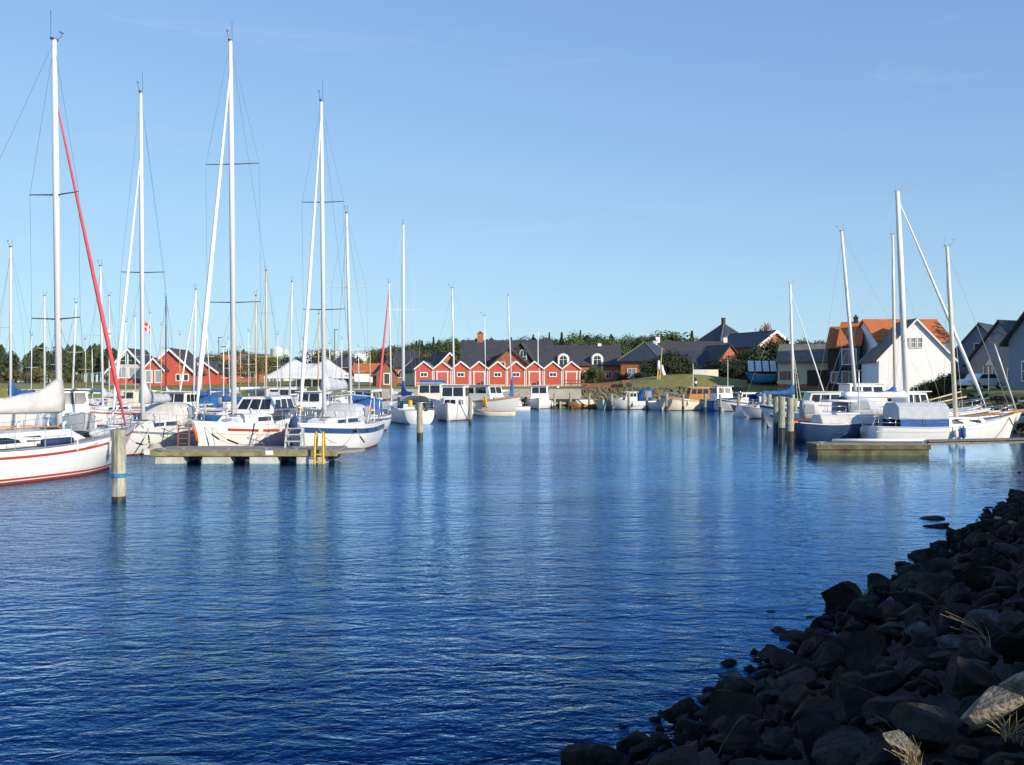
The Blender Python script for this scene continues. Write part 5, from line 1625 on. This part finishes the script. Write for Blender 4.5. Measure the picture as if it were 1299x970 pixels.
for x_ in (-1.1, 1.1): b_.box((x_, 0, -.55), (.12, 1.3, .5))
b_.build('cradle', 'darkwood', lb)
lb2 = boat_root('laid_up_boat', 'boat wrapped in blue tarpaulin ashore beyond the red houses', 'boat', X(277, 150), 150, 175)
Hb_.build(lb2, 'hullgrey', nt=12, ns=6); lb2.location.z = gz(X(277, 150), 150) + .7
rr = []
for i in range(8):
    u = .05 + .85 * i / 7; p = Hb_.pt(u, Hb_.sheer(u), 1)
    rr.append([(p.x, -p.y - .05, .35), (p.x, -p.y * .6, 1.2), (p.x, 0, 1.5), (p.x, p.y * .6, 1.2), (p.x, p.y + .05, .35)])
b_ = MB(); b_.rings(rr, cap0=True, cap1=True); b_.build('tarpaulin', 'canvasblue', lb2)

# ------------------------------------------------------------------ shore details
items = []
for _ in range(2000):
    x_ = r3.uniform(X(734, 127), 30); t_ = r3.uniform(-.6, 4.6)
    y_ = 126.9 + (x_ - 9) / 22 * (-1.5) * (1 if x_ > 9 else 0) + t_
    items.append((x_, y_, gz(x_, y_) + .04, r3.uniform(.25, .75)))
o = merged_rocks(items, 'shore_stones', 'farstone', ROCKLO); o['label'] = 'grey-brown stones of the sloping shore below the lawn'
items = []
for _ in range(1500):
    k = r3.randrange(2, 5)
    a, b = Vector(WATER[k - 1]), Vector(WATER[k])
    p = a.lerp(b, r3.random()); nrm = Vector(((b - a).y, -(b - a).x)).normalized()
    p = p + nrm * r3.uniform(-.5, 3.6)
    items.append((p.x, p.y, gz(p.x, p.y) + .03, r3.uniform(.3, .75)))
o = merged_rocks(items, 'bank_stones', 'stone', ROCKLO); o['label'] = 'dark stones of the bank behind the right-hand boats'
rdm = MB(); rz_ = [(X(1215, 92), 92), (X(1320, 80), 80), (X(1330, 96), 96), (X(1235, 104), 104)]
rdm.add([(x_, y_, gz(x_, y_) + .12) for (x_, y_) in rz_], [(0, 1, 2, 3)])
struct(rdm.build('road', 'asphalt'))


def leafmesh(name, seed, n, shape, m, size, lobes=14):
    r = random.Random(seed)
    b_ = MB()
    L_ = []
    if shape == 'round':
        for _ in range(lobes):
            a = r.uniform(0, 6.28); u = r.uniform(-.75, 1); rr_ = math.sqrt(max(0, 1 - u * u)) * r.uniform(.35, .75)
            L_.append((Vector((math.cos(a) * rr_ * .5, math.sin(a) * rr_ * .5, .60 + u * .27)), r.uniform(.13, .24)))
    elif shape == 'bush':
        for _ in range(lobes):
            a = r.uniform(0, 6.28); rr_ = r.uniform(0, .42)
            L_.append((Vector((math.cos(a) * rr_, math.sin(a) * rr_, r.uniform(.25, .75) * (1 - rr_ * .6))), r.uniform(.16, .28)))
    for i in range(n):
        if shape == 'cone':
            u = r.random() ** .75; k = (1 - u); lay = math.sin(u * 40) * .25 + .8
            a = r.uniform(0, 6.28); q = .24 * k * lay * r.uniform(.35, 1.05)
            c = Vector((math.cos(a) * q, math.sin(a) * q, .10 + .9 * u - q * .3))
            nrm = Vector((math.cos(a), math.sin(a), r.uniform(-.2, .9)))
        elif shape == 'pine':
            u = r.random(); a = r.uniform(0, 6.28)
            w_ = .19 * (math.sin(math.pi * min(1, u * .9 + .12)) ** .7) * (.75 + .35 * math.sin(u * 23 + 2 * math.sin(a * 2 + seed)))
            q = w_ * r.uniform(.4, 1.05); c = Vector((math.cos(a) * q, math.sin(a) * q, .28 + .72 * u)); nrm = Vector((math.cos(a), math.sin(a), r.uniform(-.2, 1)))
        else:
            C_, R_ = L_[i % len(L_)]
            d_ = Vector((r.gauss(0, 1), r.gauss(0, 1), r.gauss(0, 1) * .8)).normalized()
            c = C_ + d_ * R_ * (r.random() ** .35); nrm = d_ + Vector((0, 0, .3))
            if c.z < .02: c.z = abs(c.z) + .02
        nrm = (nrm + Vector((r.gauss(0, .5), r.gauss(0, .5), r.gauss(0, .5)))).normalized()
        t1 = nrm.orthogonal().normalized(); t1.rotate(Matrix.Rotation(r.uniform(0, 6.28), 3, nrm)); t2 = nrm.cross(t1)
        s_ = size * r.uniform(.6, 1.4)
        b_.add([c - t1 * s_, c + t2 * s_ * .6, c + t1 * s_, c - t2 * s_ * .6], [(0, 1, 2, 3)])
    me = bpy.data.meshes.new(name); me.from_pydata(b_.v, [], b_.f); me.update(); me.materials.append(M[m])
    return me


def trunkmesh(seed, h=.62, r0=.028):
    r = random.Random(seed); b_ = MB()
    b_.tube([(0, 0, -.06), (r.uniform(-.01, .01), 0, h * .5), (r.uniform(-.02, .02), r.uniform(-.02, .02), h)], [r0, r0 * .7, r0 * .3], 7)
    for k in range(5):
        a = r.uniform(0, 6.28); z = h * r.uniform(.5, .9)
        b_.tube([(0, 0, z), (math.cos(a) * .10, math.sin(a) * .10, z + .10), (math.cos(a) * .20, math.sin(a) * .20, z + .16)], [r0 * .45, r0 * .3, r0 * .1], 5)
    me = bpy.data.meshes.new('trunk'); me.from_pydata(b_.v, [], b_.f); me.update(); me.materials.append(M['bark'])
    return me


CR = {'round': [leafmesh('crown', k, 2600, 'round', 'leaf', .022) for k in range(4)],
      'roundd': [leafmesh('crown', k + 9, 2600, 'round', 'leafdark', .022) for k in range(3)],
      'yellow': [leafmesh('crown', k + 17, 2200, 'round', 'leafyellow', .022) for k in range(2)],
      'red': [leafmesh('crown', 30, 2200, 'round', 'leafred', .024)],
      'cone': [leafmesh('crown', k + 40, 1500, 'cone', 'leafdark', .022) for k in range(2)],
      'dense': [leafmesh('foliage', k + 80, 7500, 'bush', 'leafdark', .030, 22) for k in range(3)],
      'pine': [leafmesh('crown', k + 50, 1500, 'pine', 'leafdark', .020) for k in range(3)],
      'pineg': [leafmesh('crown', k + 56, 1500, 'pine', 'leaf', .020) for k in range(2)],
      'bush': [leafmesh('foliage', k + 60, 2600, 'bush', 'leaf', .030) for k in range(2)],
      'bushd': [leafmesh('foliage', k + 64, 3600, 'bush', 'leafdark', .026) for k in range(3)],
      'bushy': [leafmesh('foliage', k + 70, 2200, 'bush', 'leafyellow', .030) for k in range(2)]}
TR = [trunkmesh(k) for k in range(3)]
rt = random.Random(5)


def tree(kind, x, y, h, label, wide=1.0, grp=None, name='tree', cat='tree', z=None):
    zg = gz(x, y) if z is None else z
    t = thing(name, label, cat, (x, y, zg), rt.uniform(0, 6.28), grp)
    t.scale = (h * wide, h * wide, h)
    c = bpy.data.objects.new('crown' if name == 'tree' else 'foliage', CR[kind][rt.randrange(len(CR[kind]))]); COL.objects.link(c); c.parent = t
    if name == 'tree':
        k = bpy.data.objects.new('trunk', TR[rt.randrange(3)]); COL.objects.link(k); k.parent = t
    else:
        k = bpy.data.objects.new('stem', TR[rt.randrange(3)]); COL.objects.link(k); k.parent = t; k.scale = (1, 1, .7)
    return t


# pine wood on the left
for i in range(62):
    px = rt.uniform(-60, 148); D__ = rt.uniform(205, 262)
    tree('pineg' if i % 3 else 'pine', X(px, D__), D__, Z(rt.uniform(434, 450), D__) - gz(X(px, D__), D__), 'pine in the dark wood beyond the left-hand masts', rt.uniform(1.0, 1.5), 'trees of the pine wood')
for i in range(16):
    px = rt.uniform(-40, 150); D__ = rt.uniform(190, 202)
    tree('bushy', X(px, D__), D__, rt.uniform(2.0, 3.6), 'yellowish bush at the foot of the pine wood', rt.uniform(1.2, 2), 'bushes before the pine wood', 'bush', 'bush')
# trees between the red houses and the sheds
for i in range(40):
    px = rt.uniform(255, 545); D__ = rt.uniform(225, 300)
    top = rt.uniform(441, 456) if px < 480 else rt.uniform(436, 452)
    tree(rt.choice(['round', 'roundd', 'round', 'yellow', 'pineg']), X(px, D__), D__, Z(top, D__) - gz(X(px, D__), D__), 'leafy tree in the far belt between the red houses and the sheds', rt.uniform(.8, 1.2), 'trees of the far belt')
for i in range(12):
    px = rt.uniform(262, 340); D__ = rt.uniform(178, 200)
    tree(rt.choice(['round', 'yellow']), X(px, D__), D__, Z(rt.uniform(448, 464), D__) - gz(X(px, D__), D__), 'small garden tree left of the marquee', rt.uniform(.9, 1.2), 'garden trees by the marquee')
# wooded hill
for i in range(120):
    px = rt.uniform(500, 905); D__ = rt.uniform(300, 420)
    top = 437 - 11 * min(1, max(0, (px - 520) / 130)) + rt.uniform(-3, 9)
    k = rt.choice(['round', 'roundd', 'cone', 'pine', 'round', 'roundd'])
    if k == 'cone': top -= 4
    tree(k, X(px, D__), D__, max(5, Z(top, D__) - gz(X(px, D__), D__)), 'tree on the wooded hill behind the dark roofs', rt.uniform(.8, 1.25), 'trees of the wooded hill')
for i in range(22):
    px = rt.uniform(1000, 1080); D__ = rt.uniform(230, 300)
    tree(rt.choice(['round', 'roundd']), X(px, D__), D__, max(3, Z(rt.uniform(430, 440), D__) - gz(X(px, D__), D__)), 'far tree behind the low cream building', rt.uniform(.9, 1.4), 'trees behind the low building')
tree('round', X(850, 235), 235, Z(419, 235) - gz(X(850, 235), 235), 'broad round-crowned tree above the very long roof', 1.25)
tree('round', X(872, 240), 240, Z(426, 240) - gz(X(872, 240), 240), 'lower tree sloping down beside the broad round-crowned one', 1.25)
tree('red', X(968, 200), 200, Z(408, 200) - gz(X(968, 200), 200), 'small reddish tree beside the brick house with white barge boards', .42)
for (k, px, D__, top, w_, lab) in (
        ('dense', 835, 150, 450, 1.3, 'dark bush at the left of the dark thicket on the lawn'), ('dense', 853, 152, 441, 1.15, 'tallest dark bush of the thicket on the lawn'),
        ('dense', 985, 152, 423, 1.0, 'big dark tree beside the boat shelter'), ('dense', 966, 156, 434, 1.0, 'dark tree in front of the brick house with white barge boards'),
        ('dense', 925, 150, 447, 1.25, 'dark bush below the small brick gable'), ('dense', 905, 154, 455, 1.5, 'low dark bush behind the cream wall'), ('dense', 945, 148, 452, 1.1, 'dark bush beside the lean-to boat shelter'),
        ('dense', 1000, 150, 433, .9, 'dark tree close behind the mast with the bright blue sail cover'), ('dense', 868, 153, 452, 1.1, 'dark bush at the right of the thicket on the lawn'), ('dense', 948, 155, 440, 1.0, 'dark tree between the small brick gable and the boat shelter'),
        ('bush', 755, 150, 455, .8, 'leafy bush before the right arched dormer'), ('bushd', 790, 152, 468, 1.2, 'low bush at the corner of the hipped house'), ('bushd', 815, 146, 469, 1.9, 'clipped low bush under the pale windows'),
        ('bush', 740, 150, 466, .9, 'small bush by the end red shed')):
    nm = 'tree' if ' tree' in lab else 'bush'
    tree(k, X(px, D__), D__, Z(top, D__) - gz(X(px, D__), D__), lab, w_, None, nm, nm)
# hedges on the right
for i in range(11):
    px = 1160 + i * 5.5; D__ = 101 - i * .5
    tree('bushy', X(px, D__), D__, 2.2 * rt.uniform(.9, 1.15), 'green hedge bush in front of the white gable house', 1.1, 'hedge before the white gable', 'bush', 'bush')
for i in range(16):
    px = 1040 + i * 8; D__ = 112 - i * .3
    tree(rt.choice(['bush', 'bushy']), X(px, D__), D__, 1.1 * rt.uniform(.8, 1.2), 'low bush on the bank below the orange-roofed houses', 1.8, 'low bushes on the bank', 'bush', 'bush')
for i in range(18):
    u = i / 17; x_, y_ = 37.5 + 2.0 * math.sin(i) * .2 - 4.6 * u, 92 - 30 * u
    tree(rt.choice(['bushd', 'bushy', 'bush']), x_, y_, 1.2 * rt.uniform(.8, 1.2), 'scrubby bush along the bank under the dark houses', 1.4, 'scrub along the right bank', 'bush', 'bush')
for (x_, y_, h_) in ((63, 108, 13), (68, 101, 12)):  # out of view, added to throw shade over the dark houses
    tree('round', x_, y_, h_, 'added unseen tree casting shade on the dark houses', .9, 'unseen trees shading the dark houses')

# lawn things
pp = thing('play_mast', 'white and yellow play mast leaning on the lawn', 'play mast', (X(838, 138), 138, gz(X(838, 138), 138)))
b_ = MB(); b_.tube([(-.1, 0, -.2), (.25, 0, 4.2)], [.09, .05], 7); b_.build('pole', 'mastwood', pp)
b_ = MB(); b_.tube([(-.4, .1, -.2), (-.25, .1, 1.5)], .10, 7); b_.build('support', 'yellow', pp)
b_ = MB(); b_.tube([(-.22, .1, 1.3), (-.18, .1, 2.5)], [.22, .16], 8); b_.build('white_panel', 'whitepaint', pp, smooth=True)
b_ = MB(); b_.tube([(.5, 0, .5), (.3, 0, 1.2), (.25, 0, 1.9)], [.3, .22, .12], 8); b_.build('hanging_sail', 'sailwhite', pp, smooth=True)
wl_ = thing('garden_wall', 'low cream wall below the dark bushes on the lawn', 'wall', (X(896, 147), 147, gz(X(896, 147), 147)))
b_ = MB(); b_.box((-.9, 0, .5), (1.9, .3, 1.6)); b_.build('grey_half', 'gelgrey', wl_); b_ = MB(); b_.box((.9, 0, .5), (1.7, .32, 1.6)); b_.build('cream_half', 'gelcream', wl_)
tb_ = thing('timber_stack', 'long low stack of brown timber on the grass beside the red sheds', 'timber stack', (X(766, 133), 133, gz(X(766, 133), 133)))
for k in range(6):
    b_ = MB(); b_.box((rnd.uniform(-.2, .2), (k % 3) * .28, .12 + .22 * (k // 3)), (4.8, .24, .2)); b_.build('beam', 'brownwood', tb_)
cp = thing('handcart', 'brown handcart with wheels standing at the end of the timber stack', 'cart', (X(795, 132), 132, gz(X(795, 132), 132)))
b_ = MB(); b_.box((0, 0, .75), (1.2, .8, .5)); b_.build('body', 'brownwood', cp)
for s_ in (-.45, .45):
    b_ = MB(); b_.tube([(s_ * .2 + .35, s_ - .04, .35), (s_ * .2 + .35, s_ + .04, .35)], .36, 12); b_.build('wheel', 'rubber', cp)
b_ = MB(); b_.tube([(-.6, 0, .8), (-1.2, 0, .3)], .04, 5); b_.build('handle', 'brownwood', cp)
fn = thing('rail_fence', 'dark red rail fence before the end red shed', 'fence', (X(728, 134), 134, gz(X(728, 134), 134)))
for k in range(4):
    b_ = MB(); b_.box((-1.2 + k * .85, 0, .5), (.10, .10, 1.1)); b_.build('post', 'brownwood', fn)
for z_ in (.55, .95):
    b_ = MB(); b_.box((.08, -.08, z_), (2.8, .05, .14)); b_.build('rail', 'brownwood', fn)
for (px, D__, lab) in ((883, 130.5, 'dark marker post with white band at the edge of the lawn'), (708, 129.5, 'black bollard with white top on the quay')):
    t = thing('marker_post', lab, 'post', (X(px, D__), D__, gz(X(px, D__), D__)))
    b_ = MB(); b_.tube([(0, 0, -.2), (0, 0, 1.3)], .14, 8); b_.build('shaft', 'rubber', t)
    b_ = MB(); b_.tube([(0, 0, .55 if px > 800 else 1.2), (0, 0, .85 if px > 800 else 1.45)], .17, 8); b_.build('band', 'whitepaint', t)
fp = thing('flagpole', 'white flagpole behind the row of red sheds', 'flagpole', (X(683, 146), 146, gz(X(683, 146), 146)))
b_ = MB(); b_.tube([(0, 0, -.3), (0, 0, Z(420, 146) - gz(X(683, 146), 146))], [.09, .05], 8); b_.build('pole', 'whitepaint', fp)
b_ = MB(); b_.tube([(0, 0, Z(420, 146) - gz(X(683, 146), 146)), (0, 0, Z(418, 146) - gz(X(683, 146), 146))], [.11, .05], 8); b_.build('finial', 'yellow', fp)
for (px, top, D__, lab) in ((425, 418, 170, 'slender dark lamp post right of the marquee'), (278, 428, 180, 'slender dark lamp post right of the red houses')):
    t = thing('lamp_post', lab, 'lamp post', (X(px, D__), D__, gz(X(px, D__), D__))); zt_ = Z(top, D__) - gz(X(px, D__), D__)
    b_ = MB(); b_.tube([(0, 0, -.3), (0, 0, zt_)], [.09, .06], 7); b_.build('pole', 'aludark', t)
    b_ = MB(); b_.box((.2, 0, zt_), (.7, .2, .12)); b_.build('lamp_head', 'aludark', t)


def car(label, x, y, rz, m):
    c = thing('parked_car', label, 'car', (x, y, gz(x, y) + .14), rz)
    prof = [(-2.0, .3), (-2.05, .75), (-1.75, .88), (-1.2, .92), (-.75, 1.38), (.75, 1.42), (1.45, .98), (1.95, .85), (2.05, .45), (1.95, .28)]
    b_ = MB(); b_.prism(prof, -.82, .82, 'y'); b_.build('body', m, c, bevel=.08)
    for s_ in (-1, 1):
        b_ = MB(); b_.prism([(-1.0, .95), (-.65, 1.32), (.68, 1.36), (1.2, .98)], s_ * .80, s_ * .835, 'y'); b_.build('side_window', 'glass', c)
        for x_ in (-1.25, 1.25):
            b_ = MB(); b_.tube([(x_, s_ * .70, .32), (x_, s_ * .86, .32)], .32, 14); wv = b_.build('wheel', 'rubber', c)
            b_ = MB(); b_.tube([(x_, s_ * .85, .32), (x_, s_ * .875, .32)], .18, 12); b_.build('rim', 'alu', wv)
        b_ = MB(); b_.box((-2.03, s_ * .6, .68), (.06, .3, .14)); b_.build('headlight', 'clear', c)
    return c


car('white car parked by the road behind the warning sign', X(1252, 92), 93, R(20), 'carpaint')
car('grey-blue car parked under the clipped bush behind the lawn', X(818, 152), 151.5, R(8), 'stripegrey')
ws_ = thing('warning_sign', 'triangular road sign on a grey post before the dark houses', 'sign', (X(1255, 88), 88, gz(X(1255, 88), 88)))
zt_ = Z(452, 88) - gz(X(1255, 88), 88)
b_ = MB(); b_.tube([(0, .05, -.3), (0, .05, zt_)], .04, 6); b_.build('post', 'steel', ws_)
b_ = MB(); b_.prism([(-.5, zt_ - .85), (.5, zt_ - .85), (0, zt_ + .02)], -.02, .0, 'y'); pl_ = b_.build('plate', 'stripered', ws_)
b_ = MB(); b_.prism([(-.36, zt_ - .77), (.36, zt_ - .77), (0, zt_ - .14)], -.03, -.021, 'y'); b_.build('face', 'whitepaint', pl_)
